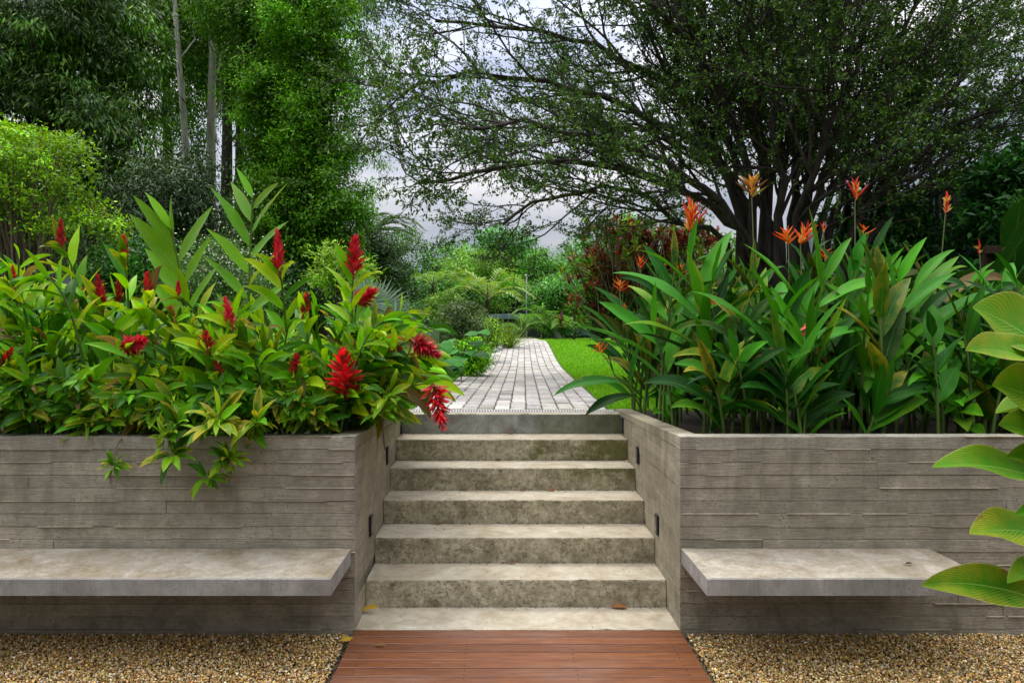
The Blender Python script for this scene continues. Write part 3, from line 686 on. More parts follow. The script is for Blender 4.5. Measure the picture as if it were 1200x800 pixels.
# short bushy young shoots along the front of the bed
GY = 'short bushy young ginger shoot near the front edge of the left planter'
for r_ in range(215):
    px = R.uniform(-100, 500); d = R.uniform(4.06, 4.35); py = R.uniform(405, 500)
    if r_ > 125: d = R.uniform(3.95, 4.1); py = R.uniform(455, 508) if 100 < px < 340 else R.uniform(440, 492); tip = P(px, py, d)
    if tip[0] > -.86: continue
    zone = next(z_ for lim, z_ in ((40, 'at the left edge'), (100, 'below the far-left flower'), (180, 'below the low flower trio'), (235, 'under the second tallest shoot'), (310, 'under the tallest shoot'), (375, 'left of the pyramid-shaped flower'), (435, 'below the pyramid-shaped flower'), (9999, 'by the stair corner')) if px < lim)
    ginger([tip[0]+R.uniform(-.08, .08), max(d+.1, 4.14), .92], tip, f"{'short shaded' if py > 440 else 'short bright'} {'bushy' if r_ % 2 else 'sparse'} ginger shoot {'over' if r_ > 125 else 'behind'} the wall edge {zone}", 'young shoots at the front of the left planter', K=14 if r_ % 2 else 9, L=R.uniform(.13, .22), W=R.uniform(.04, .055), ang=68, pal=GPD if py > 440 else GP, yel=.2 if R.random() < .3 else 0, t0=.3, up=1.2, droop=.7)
# rosettes dangling over the wall
for (px, py, s_, lab, wth) in ((130, 545, .115, 'small withered ginger rosette dangling lowest on a thin stalk over the wall', .5),
                          (212, 512, .20, 'large leafy ginger rosette hanging over the wall edge, left of the yellowing pair', .25),
                          (268, 545, .17, 'dark green ginger rosette with a red stub hanging over the wall', .25),
                          (288, 500, .24, 'ginger clump with yellowing leaves drooping over the wall top', .7),
                          (120, 480, .20, 'ginger clump at the wall edge above the small dangling rosette', .2),
                          (450, 478, .19, 'bright young ginger rosette resting on the cap near the stair corner', .1),
                          (192, 470, .18, 'ginger rosette just above the wall edge left of the middle', .3),
                          (340, 470, .20, 'dark ginger rosette near the corner, above the right part of the left wall', .1)):
    c_ = P(px, py, 3.86 if py > 495 else 4.05); 
    th = thing('ginger_rosette', c_, lab, 'ginger plant', 'ginger rosettes at the edge of the left wall')
    tufts = []
    for q_ in range(3 if s_ > .15 else 2):
        o_ = c_+R.normal(0, s_*.28, 3)*[1, .4, .8]; K = 17; a = np.arange(K)*2.4+R.uniform(0, 6); el = R.uniform(-.8, 1.2, K)
        D = np.stack([np.cos(a)*np.cos(el), np.sin(a)*np.cos(el)*.8-.15, np.sin(el)], 1)+R.normal(0, .18, (K, 3)); D = nrm(D)
        N = np.array([0, -.5, 1.])+rdir(K)*.5; ln = s_*R.uniform(.32, .85, K)
        tufts.append(leaves_np(np.tile(o_, (K, 1))+D*.012, D, N, ln, ln*R.uniform(.22, .34, K), R.uniform(.3, 1.5, K), tints(K, GPD+[(.17, .38, .008)], .25, np.clip(R.normal(wth*.8, .35, K), 0, 1)), 6, .35, .1, twist=.4))
    build('foliage', tufts, M_ginger, th)
    root = np.array([c_[0]+R.uniform(-.05, .05), 4.2, .95]); pts = bez(root, (c_[0], 3.95, 1.16), c_, 10)
    build('stem', tube_np(pts, .0045, 5), M_twig, th)
    if 'red stub' in lab or 'withered' in lab:
        build('dry_tip', cone(c_+np.array([.01, -.02, -.03]), (0.1, -.2, -1), .05, .03, 12, .5, ((.20, .02, .015), (.12, .04, .02))), M_red, th)

# ------------------------------------------------------------------ heliconias (right planter)
HP = [(.018, .115, .005), (.028, .155, .006), (.012, .08, .005), (.045, .22, .007), (.009, .055, .004)]
HPB = [(.05, .24, .007), (.08, .31, .008)]
def heli_flower(pt, ax, size, n_, style, th):
    """zig-zag row of boat-shaped bracts with small yellow florets"""
    ax = nrm(np.array(ax, float)); s = nrm(np.cross(ax, [0, 1., .15])); K = n_
    t = np.arange(K)/K; sg = np.where(np.arange(K) % 2, 1, -1)[:, None]
    if style == 'closed': spread = np.linspace(.12, .05, K)
    elif style == 'open': spread = np.linspace(.62, .2, K)
    else: spread = np.linspace(1.0, .7, K)
    B = np.array(pt)+ax*(t*size*.42)[:, None]; yj = R.normal(0, .25, (K, 1))*np.array([[0, 1., 0]])
    D = ax*np.cos(spread)[:, None]+sg*s*np.sin(spread)[:, None]+yj; N = -sg*s*.8+ax*.6
    ln = size*(.75-.35*t)*R.uniform(.85, 1.1, K)
    pal = {'closed': [(.60, .03, .012), (.7, .10, .015)], 'open': [(.62, .04, .015), (.75, .09, .012), (.70, .03, .06), (.80, .14, .01)], 'old': [(.38, .24, .04), (.34, .13, .05), (.30, .27, .05)], 'orange': [(.80, .16, .01), (.72, .08, .01)], 'dark': [(.42, .02, .03), (.5, .03, .05)]}
    col = pal.get(style, pal['open'])
    build('bracts', leaves_np(B, D, N, ln*.9, size*.105, -.3, tints(K, col, .15, np.ones(K)), 5, 1.1, 0, .3), M_red, th)
    K2 = n_*4; B2 = B[R.integers(0, K, K2)]+ax*size*.04+rdir(K2)*size*.02
    fc = [(.80, .38, .03), (.85, .27, .02), (.7, .45, .08)] if style != 'closed' else [(.75, .5, .12)]
    build('florets', leaves_np(B2, nrm(ax+rdir(K2)*.75), rdir(K2), size*R.uniform(.16, .3, K2), size*.045, -.2, tints(K2, fc, .15, np.ones(K2)), 3, .8, 0), M_red, th)
HF = [  # px,py of flower foot, distance, size px, n bracts, style, axis, label
 (808, 272, 5.2, 58, 8, 'open', (.12, 0, 1), 'heliconia with a large double red and orange flower, leftmost tall one before the tree trunk'),
 (881, 232, 5.6, 46, 7, 'old', (0, 0, 1), 'heliconia with a faded straw-coloured spent flower on a long bare stalk'),
 (924, 287, 5.1, 36, 6, 'orange', (-.2, 0, 1), 'heliconia with an orange floret-filled flower, left one of the touching pair'),
 (938, 287, 5.05, 44, 6, 'open', (.35, 0, 1), 'heliconia with a pink-tipped red flower, right one of the touching pair'),
 (1002, 236, 5.2, 42, 5, 'open', (.05, 0, 1), 'heliconia with a small V-shaped orange-red flower, highest of the right bed'),
 (1108, 251, 5.2, 38, 5, 'closed', (.12, 0, 1), 'heliconia with a closed red and yellow bud upright on a leaning stalk'),
 (1148, 298, 5.1, 26, 2, 'closed', (-.1, 0, 1), 'heliconia with a slender pure red bud near the right edge of the bed'),
 (750, 316, 6.2, 26, 4, 'open', (0, 0, 1), 'heliconia with a small red flower before the dark red croton hedge'),
 (726, 342, 6.1, 26, 6, 'orange', (.1, 0, 1), 'heliconia with an orange flower low before the croton hedge'),
 (733, 366, 6.0, 18, 3, 'open', (-.2, 0, 1), 'heliconia with the lowest red bud before the croton hedge'),
 (776, 322, 5.9, 26, 4, 'dark', (0, 0, 1), 'heliconia with a dark red flower between hedge and tree trunk'),
 (797, 322, 5.8, 22, 5, 'orange', (.1, 0, 1), 'heliconia with a small orange flower left of the crimson one'),
 (841, 305, 5.6, 32, 6, 'dark', (0, 0, 1), 'heliconia with a crimson narrow flower in front of the trunks'),
 (835, 358, 4.7, 24, 3, 'orange', (0, 0, 1), 'heliconia with a small three-pointed orange flower in the middle of its leaves'),
 (950, 376, 4.5, 44, 5, 'open', (-.35, -.1, -1), 'heliconia with a drooping red flower hanging from a curved white stalk'),
 (705, 415, 5.5, 26, 5, 'orange', (-.35, 0, .8), 'heliconia with an orange flower lying sideways over the lawn edge'),
 (967, 306, 5.4, 26, 5, 'orange', (.1, 0, 1), 'heliconia with a small half hidden amber flower right of the touching pair'),
 (1012, 277, 5.6, 24, 4, 'orange', (0, 0, 1), 'heliconia with a thin orange-yellow flower low behind the V-shaped one'),
 (965, 272, 5.7, 18, 3, 'open', (0, 0, 1), 'heliconia with a tiny pink-red flower tip peeking over a leaf'),
 (1171, 352, 5.2, 28, 4, 'dark', (0, 0, 1), 'heliconia with a shaded dark red flower above the big foreground leaf'),
]
def heliconia(base, tip, label, K, L, W, az, pal, flower=None, group='heliconias in the right planter', t0=.45, ang=40, droop=.7, stalk=None, yel=0):
    base = np.array(base, float); tip = np.array(tip, float); th = thing('heliconia', base, label, 'heliconia', group)
    pts = bez(base, [base[0]*.8+tip[0]*.2, base[1]*.8+tip[1]*.2, base[2]*.35+tip[2]*.65], tip, 12)
    build('stem', tube_np(pts, np.linspace(.011, .006, 12), 6), M_petiole, th)
    if K: build('foliage', ranks(pts, t0, K, L, W, ang, az, droop, .3, .09, pal, yel, .2, 22, segs=10, peak=.45), M_heli, th)
    if flower:
        fp, size, n_, style, ax = flower
        if style == 'open' and ax[2] < 0: q_ = bez(tip, tip+np.array([.06, -.02, .28]), fp, 12)
        else: q_ = bez(tip, (tip+fp)/2+np.array([0, 0, .05]), fp, 8)
        build('flower_stalk', tube_np(q_, .0042, 5), M_petiole2, th)
        heli_flower(fp, ax, size, n_, style, th)
    return th
for (px, py, d, sp_, n_, style, ax, lab) in HF:
    fp = P(px, py, d); size = sp_*pm(d)*.98
    tall = fp[2]-.92
    base = [max(fp[0]+R.uniform(-.18, .12), 1.15), min(max(d+R.uniform(-.05, .2), 4.25), 6.3), .92]
    f = .62 if tall > .8 else .7
    tip = np.array(base)*(1-f)+fp*f; tip[2] = .92+tall*f
    if ax[2] < 0: tip = P(905, 400, 4.6)
    heliconia(base, tip, lab, 4 if d > 5.4 else 5, .62, .12, R.uniform(-.4, .4), HP, (fp, size, n_, style, ax), t0=.5)
HFILL0 = 'leafy green heliconia shoot without a flower, crowded in the right planter bed'
def rtop(px): return float(np.interp(px, [700, 740, 770, 830, 900, 960, 1010, 1080, 1130, 1200, 1400], [400, 330, 285, 300, 330, 290, 285, 320, 300, 330, 340]))
for r_ in range(185):
    d = R.uniform(4.2, 6.05); px = 735+R.uniform(0, 1)*(560) ; x_ = (px-VX)/F0*d
    if x_ < 1.13 or (d < 5 and x_ < 1.2): continue
    top = rtop(px); py = top+2+R.uniform(0, 1)**.9*125; tip = P(px, py, d)
    if r_ % 5 < 2: tip[2] = R.uniform(1.15, 1.5)
    base = [max(x_+R.uniform(-.12, .12), 1.12), d+R.uniform(0, .12), .92]
    zone = next(z_ for lim, z_ in ((770, 'beside the lawn'), (830, 'below the large double flower'), (885, 'below the spent straw-coloured flower'), (950, 'below the touching flower pair'), (1020, 'below the V-shaped flower'), (1085, 'left of the closed bud'), (1135, 'right of the closed bud'), (9999, 'by the right edge')) if px < lim)
    lf = 'broad' if r_ % 2 else 'narrow'
    row = 'front row' if d < 4.7 else 'middle row' if d < 5.4 else 'back row'; size_ = 'knee-high' if r_ % 5 < 2 else 'tall'
    heliconia(base, tip, f'{size_} flowerless heliconia shoot with {lf} leaves in the {row} {zone}', int(R.integers(6, 10)), R.uniform(.34, .58), R.uniform(.108, .13) if r_ % 2 else R.uniform(.08, .1), R.uniform(-.6, .6) if R.random() < .7 else None, HP if R.random() < .75 else HPB, t0=R.uniform(.15, .45), droop=R.uniform(.3, 1.5), ang=R.uniform(24, 56), yel=.3 if R.random() < .1 else 0)
# placed leaf fans that give the bed its outline
for (bx, by, tx, ty, d, lab) in ((835, 390, 780, 255, 4.7, 'heliconia shoot with one broad long leaf arching up left toward the lawn'),
                          (935, 400, 1000, 258, 4.6, 'heliconia shoot with two long leaves crossing like an arch below the V-shaped flower'),
                          (1060, 390, 1082, 290, 4.7, 'heliconia shoot with a broad pointed upright leaf and pale midribs, right of the middle'),
                          (1165, 380, 1190, 320, 4.9, 'heliconia shoot reaching out of the picture at the right edge'),
                          (790, 440, 745, 350, 4.8, 'heliconia shoot whose leaves fan out over the lawn at the left end of the bed'),
                          (905, 420, 925, 330, 4.4, 'heliconia shoot with broad upright leaves in front of the touching flower pair')):
    b_ = P(bx, by, d); b_[2] = .92; heliconia(b_, (P(bx, by, d)+P(tx, ty, d))/2, lab, 6, .66, .125, 0., [(.045, .24, .007), (.07, .31, .008)], t0=.45, ang=46, droop=.8)

# ------------------------------------------------------------------ foreground broad-leaved plant, right edge
bp = thing('broad_leaved_plant', (2.15, 2.72, -.03), 'large broad-leaved plant reaching in from the right in front of the bench', 'plant')
dd = 2.75; stem0 = np.array([2.12, dd+.05, -.03])
spine = bez(stem0, [2.25, dd+.05, .8], [2.12, dd, 1.75], 16)
for off in (0, .10, -.07):
    build('stem', tube_np(spine+np.array([off, off*.6, 0])*np.linspace(.3, 1, 16)[:, None], np.linspace(.016, .008, 16), 8), M_petiole, bp)
BL = [ # tip px,py ; base px,py ; width px ; fold, brown tip
 (1140, 364, 1275, 455, 92, .25, .35), (1132, 418, 1262, 450, 48, .35, .6), (1163, 455, 1265, 500, 70, .3, .45), (1168, 490, 1290, 505, 66, .3, .3),
 (1170, 560-58, 1262, 545, 48, .5, .2), (1180, 540, 1280, 550, 30, .3, .2), (1093, 556, 1262, 578, 46, .35, .25), (1137, 632, 1265, 640, 52, .25, .7), (1080, 694, 1265, 722, 40, .35, .5),
 (1182, 690, 1275, 670, 34, .4, .3), (1190, 610, 1290, 605, 24, .4, .1), (1230, 380, 1330, 520, 100, .3, .2), (1240, 600, 1340, 640, 90, .3, .2), (1230, 470, 1350, 560, 90, .3, .2)]
for i_, (tx, ty, bx, by, wp, fo, yl) in enumerate(BL):
    d1 = dd+R.uniform(-.12, .12); t_ = P(tx, ty, d1-.05); b_ = P(bx, by, dd+.0); L_ = np.linalg.norm(t_-b_)
    D = nrm(t_-b_); N = np.array([-.15+R.normal(0, .1), -.62, .75]); D = nrm(D+np.array([0, 0, .28]))
    if i_ == 3: N = np.array([.1, -.3, 1.])
    lv = build('leaf', leaves_np([b_], [D], [N], L_*1.03, wp*pm(dd)*1.18, .62, np.array([[*(np.array([.075, .28, .008])*R.uniform(.75, 1.15)), yl*.55]]), 22, fo, .13, .55, twist=.25), M_big, bp)
    st_ = spine[np.argmin(np.abs(spine[:, 2]-b_[2]+.12))]
    build('leaf_stalk', tube_np(bez(st_, (st_+b_)/2+np.array([0, 0, -.02]), b_+D*.02, 8), np.linspace(.008, .005, 8), 6), M_petiole, bp)
# ------------------------------------------------------------------ trees
def crown(ells, nclump, cr, per, ll, lw, pal, flat=.6, hang=0., jit=.25, cjit=.3, shell=.55, orient=.5):
    """ells: (cx,cy,cz,rx,ry,rz); clumps of leaves, mostly near the outside of each ellipsoid"""
    E = np.array(ells, float); vol = (E[:, 3]*E[:, 4]*E[:, 5])**(.75); pick = R.choice(len(E), nclump, p=vol/vol.sum())
    u = rdir(nclump); r = shell+(1-shell)*R.uniform(0, 1, nclump)**.6; r = np.where(R.random(nclump) < .25, R.uniform(.1, .8, nclump), r)
    cc = E[pick, :3]+u*r[:, None]*E[pick, 3:]
    crs = cr*R.uniform(.55, 1.35, nclump); n_ = np.maximum(4, (per*(crs/cr)**1.6).astype(int)); idx = np.repeat(np.arange(nclump), n_); K = len(idx)
    off = R.normal(0, .4, (K, 3))*crs[idx][:, None]; off[:, 2] *= flat
    out = nrm(off+rdir(K)*.3*crs[idx][:, None]); D = nrm(out*orient+rdir(K)*.6+np.array([0, 0, -hang])); N = nrm(rdir(K)*.7+np.array([0, 0, 1.])+u[idx]*.5)
    ct = np.exp(R.normal(0, cjit, nclump))[idx][:, None]; T = tints(K, pal, jit, np.ones(K)); T[:, :3] *= ct
    return small_np(cc[idx]+off, D, N, ll*R.uniform(.6, 1.25, K), lw*R.uniform(.7, 1.2, K), T), cc
def limbs(base, top, cc, rad0, nl, sides=5):
    parts = []; base = np.array(base, float); top = np.array(top, float)
    for c_ in cc[R.choice(len(cc), min(nl, len(cc)), replace=False)]:
        f = np.clip((c_[2]-base[2])/(top[2]-base[2])-.25, .12, .9); s_ = base*(1-f)+top*f
        pts = bez(s_, s_*.5+c_*.5+np.array([0, 0, .25*np.linalg.norm(c_-s_)*.5]), c_, 7)
        pts[1:-1] += R.normal(0, .03*np.linalg.norm(c_-s_), (5, 3)); parts.append(tube_np(pts, np.linspace(rad0*.35*(1-f*.5), rad0*.05, 7), sides))
    return parts
def tree(name, label, cat_, base, top, ells, nclump, cr, per, ll, lw, pal, r0=.15, bark=None, nl=30, mat_=None, group=None, lean=None, **kw):
    base = np.array([base[0], base[1], float(terr(base[0], base[1]))-.03] if len(base) == 2 else base, float); th = thing(name, base, label, cat_, group)
    cr_, cc = crown(ells, nclump, cr, per, ll, lw, pal, **kw)
    build('crown', cr_, mat_ or M_plain, th)
    top = np.array(top, float); pts = bez(base, (base+top)/2+np.array([R.normal(0, .15), R.normal(0, .15), 0])*(1 if lean is None else lean), top, 14)
    parts = [tube_np(pts, np.linspace(r0*1.25, r0*.3, 14), 9)]
    if nl: parts += limbs(base, top, cc, r0, nl)
    build('trunk', parts, bark or M_bark, th)
    return th
def E(px, py, rx, ry, d, dy=None):      # ellipsoid seen at px,py with pixel radii rx,ry at distance d
    p = P(px, py, d); s_ = pm(d); return (p[0], d, p[2], rx*s_, (dy if dy else rx*s_*.9), ry*s_)
DK = [(.022, .065, .012), (.035, .09, .016), (.05, .115, .03), (.015, .045, .010)]
MD = [(.05, .15, .014), (.075, .20, .018), (.035, .10, .012)]
BR = [(.085, .29, .012), (.13, .37, .018), (.05, .18, .010)]
YG = [(.22, .44, .008), (.32, .54, .012), (.13, .30, .008)]
GY_ = [(.05, .095, .025), (.085, .14, .045), (.03, .06, .015)]
# big dark evergreen, upper left
tree('evergreen_tree', 'huge dark drooping evergreen tree filling the upper left corner', 'tree', (-8.6, 14.5), (-8.8, 14.5, 10.5),
     [E(20, 20, 130, 120, 14), E(90, 60, 75, 90, 14.5), E(40, 180, 130, 110, 14), E(120, 180, 52, 75, 13.6), E(-80, 100, 130, 150, 15), E(90, 275, 120, 60, 14), E(150, 95, 45, 55, 16), E(160, 20, 45, 50, 16)], 760, .5, 200, .16, .036, [(.04, .11, .008), (.06, .15, .012), (.12, .21, .035), (.02, .065, .006)], r0=.28, mat_=M_dark, hang=.8, nl=50, cjit=.5, flat=.5)
tree('olive_toned_tree', 'grey-green dense tree below the pale leaning trunks', 'tree', (-6.1, 12.6), (-6.0, 12.6, 4.6),
     [E(190, 240, 65, 60, 12.6), E(150, 290, 70, 60, 12.3), E(230, 290, 50, 60, 12.8), E(215, 210, 35, 35, 13)], 420, .38, 100, .10, .026, GY_+DK[:2], r0=.14, mat_=M_dark, hang=.5, nl=30, cjit=.4)
# eucalyptus stand
for (bx, mx_, tx, d, r0, pale, ells, lab, nc) in (
     (240, 232, 196, 18.0, .10, 1, [E(205, -30, 70, 60, 19.6), E(250, 60, 45, 55, 19.8)], 'tall eucalyptus with a pale trunk leaning left in the upper left', 170),
     (250, 249, 258, 18.6, .14, 1, [E(265, 20, 60, 80, 20), E(262, 100, 36, 45, 20.2)], 'tall eucalyptus with a thick pale upright trunk right of the leaning one', 190),
     (264, 263, 268, 17.4, .15, 0, [E(280, -10, 60, 60, 17.4), E(300, 90, 35, 60, 17.4)], 'tall tree with a dark straight trunk just right of the pale upright one', 190),
     (284, 286, 292, 17.0, .12, 0, [E(310, 30, 50, 90, 17), E(320, 150, 40, 60, 17)], 'tall tree with a dark slim trunk left of the bright green column', 230),
     (197, 196, 190, 19.0, .14, 0, [E(180, 30, 60, 80, 19), E(215, 130, 40, 70, 19)], 'tall tree with a dark straight trunk left of the leaning pale one', 190),
     (330, 335, 350, 19.5, .09, 1, [E(440, 60, 30, 85, 19.5), E(400, -20, 70, 40, 19.5), E(440, 190, 14, 60, 19.5)], 'thin eucalyptus whose sparse twigs show against the sky beside the column tree', 90)):
    b_ = P(bx, 390, d); t_ = P(tx, -130, d); 
    tree('eucalyptus_tree' if pale else 'slender_tree', lab, 'tree', (b_[0], d), t_, ells, int(nc*1.7), .42, 90, .12, .034, [(.10, .25, .015), (.07, .19, .012), (.15, .30, .02)] if not pale else [(.09, .20, .02), (.13, .25, .035)], r0=r0, bark=M_pale if pale else M_bark, nl=4, hang=.7, cjit=.35, group='slender trees in the upper left', lean=.8)
# bright green columnar tree
tree('columnar_tree', 'bright green dense columnar tree left of the gap of sky', 'tree', (-3.75, 15.2), (-3.6, 15.2, 9.0),
     [E(385, 60, 42, 75, 15.2), E(345, 20, 40, 80, 15.4), E(375, 150, 52, 75, 15), E(330, 150, 45, 90, 15.6), E(375, 240, 58, 70, 14.8), E(330, 270, 60, 70, 15), E(385, 310, 55, 50, 14.8), E(300, 330, 60, 50, 15)], 700, .34, 220, .085, .042, [(.09, .25, .010), (.14, .34, .012), (.06, .17, .008)], r0=.16, bark=M_brown, nl=50, hang=.2, cjit=.5, jit=.18, flat=.75)
# understorey behind the ginger
for (ells, pal, base, lab, nc, nm, mm) in (
     ([E(250, 345, 60, 45, 13.5), E(330, 350, 70, 40, 13.5)], DK+MD[:1], (-4.7, 13.5), 'dark low shrub under the columnar tree behind the ginger bed', 300, 'dark_shrub', M_dark),
     ([E(165, 320, 45, 40, 9.5), E(200, 350, 45, 35, 9.3), E(135, 350, 40, 40, 9.6)], [(.03, .13, .014), (.045, .17, .018), (.07, .23, .02)], (-4.6, 9.5), 'soft deep green feathery shrub behind the middle of the ginger bed', 260, 'feathery_shrub', M_plain),
     ([E(440, 300, 30, 45, 17), E(455, 350, 35, 50, 16.5)], DK+[(.10, .17, .03)], (-2.7, 17), 'dark bushy tree right behind the foot of the columnar tree', 230, 'bushy_tree', M_dark)):
    tree(nm, lab, 'shrub' if 'shrub' in nm else 'tree', base, (base[0], base[1], 2.6), ells, nc, .27, 80, .075 if mm is M_plain else .11, .03, pal, r0=.05, nl=20, mat_=mm, cjit=.4)
# bright shrub at the left edge with bare lower stems
ls = thing('yellow_green_shrub', (-5.6, 8.6, .95), 'bright yellow-green shrub with bare twiggy stems and red flower spikes, left edge', 'shrub')
cr_, cc = crown([E(20, 200, 95, 50, 8.6), E(-40, 210, 80, 60, 8.8), E(75, 245, 55, 35, 8.5), E(110, 262, 40, 18, 8.4), E(30, 165, 50, 25, 8.7)], 250, .17, 62, .06, .03, YG, flat=.7, cjit=.35, shell=.35)
build('crown', cr_, M_plain, ls)
parts = []
for c_ in cc[R.choice(len(cc), 150, replace=False)]:
    b_ = np.array([-5.6+R.normal(0, .22), 8.6+R.normal(0, .2), .9]); pts = bez(b_, [b_[0]*.65+c_[0]*.35, b_[1], c_[2]*.8+.1], c_, 10); pts[1:-1] += R.normal(0, .022, (8, 3)); parts.append(tube_np(pts, np.linspace(.017, .003, 10), 5))
build('trunk', parts, M_twig, ls)
parts = []
for (px, py, d) in ((93, 222, 8.4), (123, 245, 8.3), (36, 205, 8.2), (15, 200, 8.2), (62, 235, 8.4), (25, 175, 8.3), (70, 190, 8.3), (48, 160, 8.4), (108, 240, 8.4), (5, 230, 8.3)):
    parts.append(cone(P(px, py+8, d), (0.1, 0, 1), .13, .03, 14, .15, ((.32, .03, .02), (.25, .05, .03))))
build('flower_spikes', parts, M_red, ls)
# white flowering shrub
wt = tree('white_flowering_shrub', 'airy shrub dotted with tiny white flowers behind the tallest ginger shoot', 'shrub', (-3.4, 9.0), (-3.4, 9.0, 2.2), [E(262, 315, 48, 38, 9), E(235, 340, 40, 40, 9), E(300, 350, 40, 40, 9)], 240, .18, 50, .05, .014, [(.07, .17, .03), (.11, .22, .05)], r0=.03, nl=30, cjit=.2)
K = 900; cen = P(262, 322, 9.0); B = cen+R.normal(0, 1, (K, 3))*np.array([.30, .25, .24])-np.array(wt.location)
V = small_np(B, rdir(K), rdir(K), .028, .026, tints(K, [(.75, .78, .72)], .1, np.ones(K))); link('blossom', mesh_np('blossom', V[0], V[1], None, V[3], False), M_plain, wt)
# light yellow-green shrub
tree('lime_shrub', 'small lime-green shrub beside the pyramid-shaped red flower', 'shrub', (-1.95, 8.8), (-1.95, 8.8, 2.4), [E(393, 300, 24, 16, 8.8), E(408, 322, 34, 18, 8.8), E(385, 325, 22, 22, 8.9)], 60, .13, 34, .075, .024, [(.30, .50, .04), (.24, .46, .03)], r0=.02, nl=25, cjit=.15, orient=1)

# palms
def frond(pts, w_, nleaf, droop, pal):
    n_ = len(pts); t = np.linspace(.12, .99, nleaf); idx = t*(n_-1); i0 = np.clip(idx.astype(int), 0, n_-2); f = (idx-i0)[:, None]
    B = pts[i0]*(1-f)+pts[i0+1]*f; ax = nrm(pts[i0+1]-pts[i0]); s = nrm(np.cross(ax, [0, 0, 1.])); out = []
    for sg in (-1, 1):
        D = ax*.75+s*sg+np.array([0, 0, .1])+R.normal(0, .08, (nleaf, 3)); ln = w_*np.sin(np.pi*np.clip(.12+.82*t, 0, 1))**.6
        out.append(leaves_np(B, D, np.tile([0, 0, 1.], (nleaf, 1)), ln, ln*.09+.006, droop, tints(nleaf, pal, .15, np.zeros(nleaf)), 3, .5, 0, .35))
    return out
def palm(label, base, h_, nf, fl, w_, pal, r0=.06, bark=M_brown, up=.9, name='palm_tree', group=None, nleaf=26):
    base = np.array([base[0], base[1], float(terr(*base))-.02]); th = thing(name, base, label, 'palm', group); top = base+np.array([R.normal(0, .05), 0, h_])
    build('trunk', tube_np([base, (base+top)/2, top], [r0*1.2, r0, r0*.8], 8), bark, th); parts = []; st_ = []
    for k in range(nf):
        a = k*2.4+R.uniform(-.2, .2); e = up*R.uniform(.35, 1.25); dr_ = np.array([math.cos(a), math.sin(a), 0])
        p1 = top+dr_*fl*.45+np.array([0, 0, fl*.55*e]); p2 = top+dr_*fl*.95+np.array([0, 0, fl*(.35*e-.25)])
        pts = bez(top, p1, p2, 12); parts += frond(pts, w_, nleaf, .8, pal); st_.append(tube_np(pts, np.linspace(.018, .004, 12)*fl, 4))
    build('crown', parts, M_plain, th); build('frond_stalks', st_, M_petiole2, th); return th
palm('young palm with golden-green feathery fronds left of the path end', (P(567, 390, 20)[0], 20), 1.25, 10, 1.35, .40, [(.26, .42, .06), (.20, .38, .05), (.32, .42, .06)], r0=.07, up=1.7)
palm('slim yellow-green palm further left of the golden one', (P(510, 390, 21)[0], 21), 1.7, 9, 1.15, .32, [(.24, .42, .06), (.16, .34, .04)], r0=.05)
palm('dark fan-like palm against the sky behind the columnar tree', (P(432, 390, 19)[0], 19), 3.0, 13, 1.5, .5, [(.06, .14, .05), (.09, .18, .07)], r0=.1)
for i_, (px, d, h_, fl, lab) in enumerate(((612, 29, .25, 1.6, 'clump of green palm fronds at the far fence, just left of the white pole'), (637, 30, .5, 2.0, 'clump of green palm fronds at the far fence, right of the white pole'), (672, 28, .3, 1.3, 'low palm clump at the right end of the far fence'))):
    palm(lab, (P(px, 390, d)[0], d), h_, 11, fl*.75, .42, [(.12, .32, .03), (.18, .40, .04)], r0=.05, up=1.5, name='clumping_palm', nleaf=20)
# silver fan palm
fp_ = thing('fan_palm', (P(440, 390, 8.0)[0], 8.0, .95), 'silvery blue-green fan palm behind the right end of the ginger bed', 'palm'); parts = []; st_ = []
for k, (px, py, s_) in enumerate(((440, 352, .42), (462, 372, .38), (418, 372, .36), (430, 340, .3), (480, 385, .3), (450, 390, .35))):
    c_ = P(px, py+14, 8.0+R.normal(0, .15)); K = 30; a = np.linspace(-1.9, 1.9, K); D = np.stack([np.sin(a), R.normal(-.15, .05, K), np.cos(a)], 1); D = nrm(D@np.eye(3)+np.array([R.normal(0, .2), 0, 0]))
    parts.append(leaves_np(np.tile(c_, (K, 1)), D, np.tile([0, -1., .3], (K, 1)), s_*R.uniform(.85, 1.05, K), .030, .25, tints(K, [(.24, .36, .27), (.30, .42, .34)], .12, np.zeros(K)), 5, .5, 0, .5))
    st_.append(tube_np([np.array(fp_.location), (np.array(fp_.location)+c_)/2+np.array([0, 0, .1]), c_], .010, 5))
build('fronds', parts, M_plain, fp_); build('stalks', st_, M_petiole2, fp_)
# elephant-ear plants left of the path
def ears(label, pos, K, s_, pal, hh=.5):
    b_ = np.array([pos[0], pos[1], .95]); th = thing('elephant_ear_plant', b_, label, 'plant', 'elephant ears left of the path'); a = R.uniform(0, 6.28, K); Bs = b_+np.stack([np.cos(a)*R.uniform(.05, .28, K), np.sin(a)*R.uniform(.05, .25, K), R.uniform(.15, hh, K)], 1)
    D = np.stack([np.cos(a), np.sin(a)-.4, R.uniform(-.5, .2, K)], 1)
    build('foliage', leaves_np(Bs, D, np.tile([0, -.35, 1.], (K, 1)), s_*R.uniform(.7, 1.15, K), s_*.8, .6, tints(K, pal, .15, np.zeros(K)), 8, .15, .08, .3), M_heli, th)
    build('stalks', [tube_np(bez(b_, [b_[0], b_[1], q[2]], q, 6), .006, 5) for q in Bs], M_petiole, th)
EP = [(.06, .28, .03), (.09, .34, .04), (.045, .22, .025)]
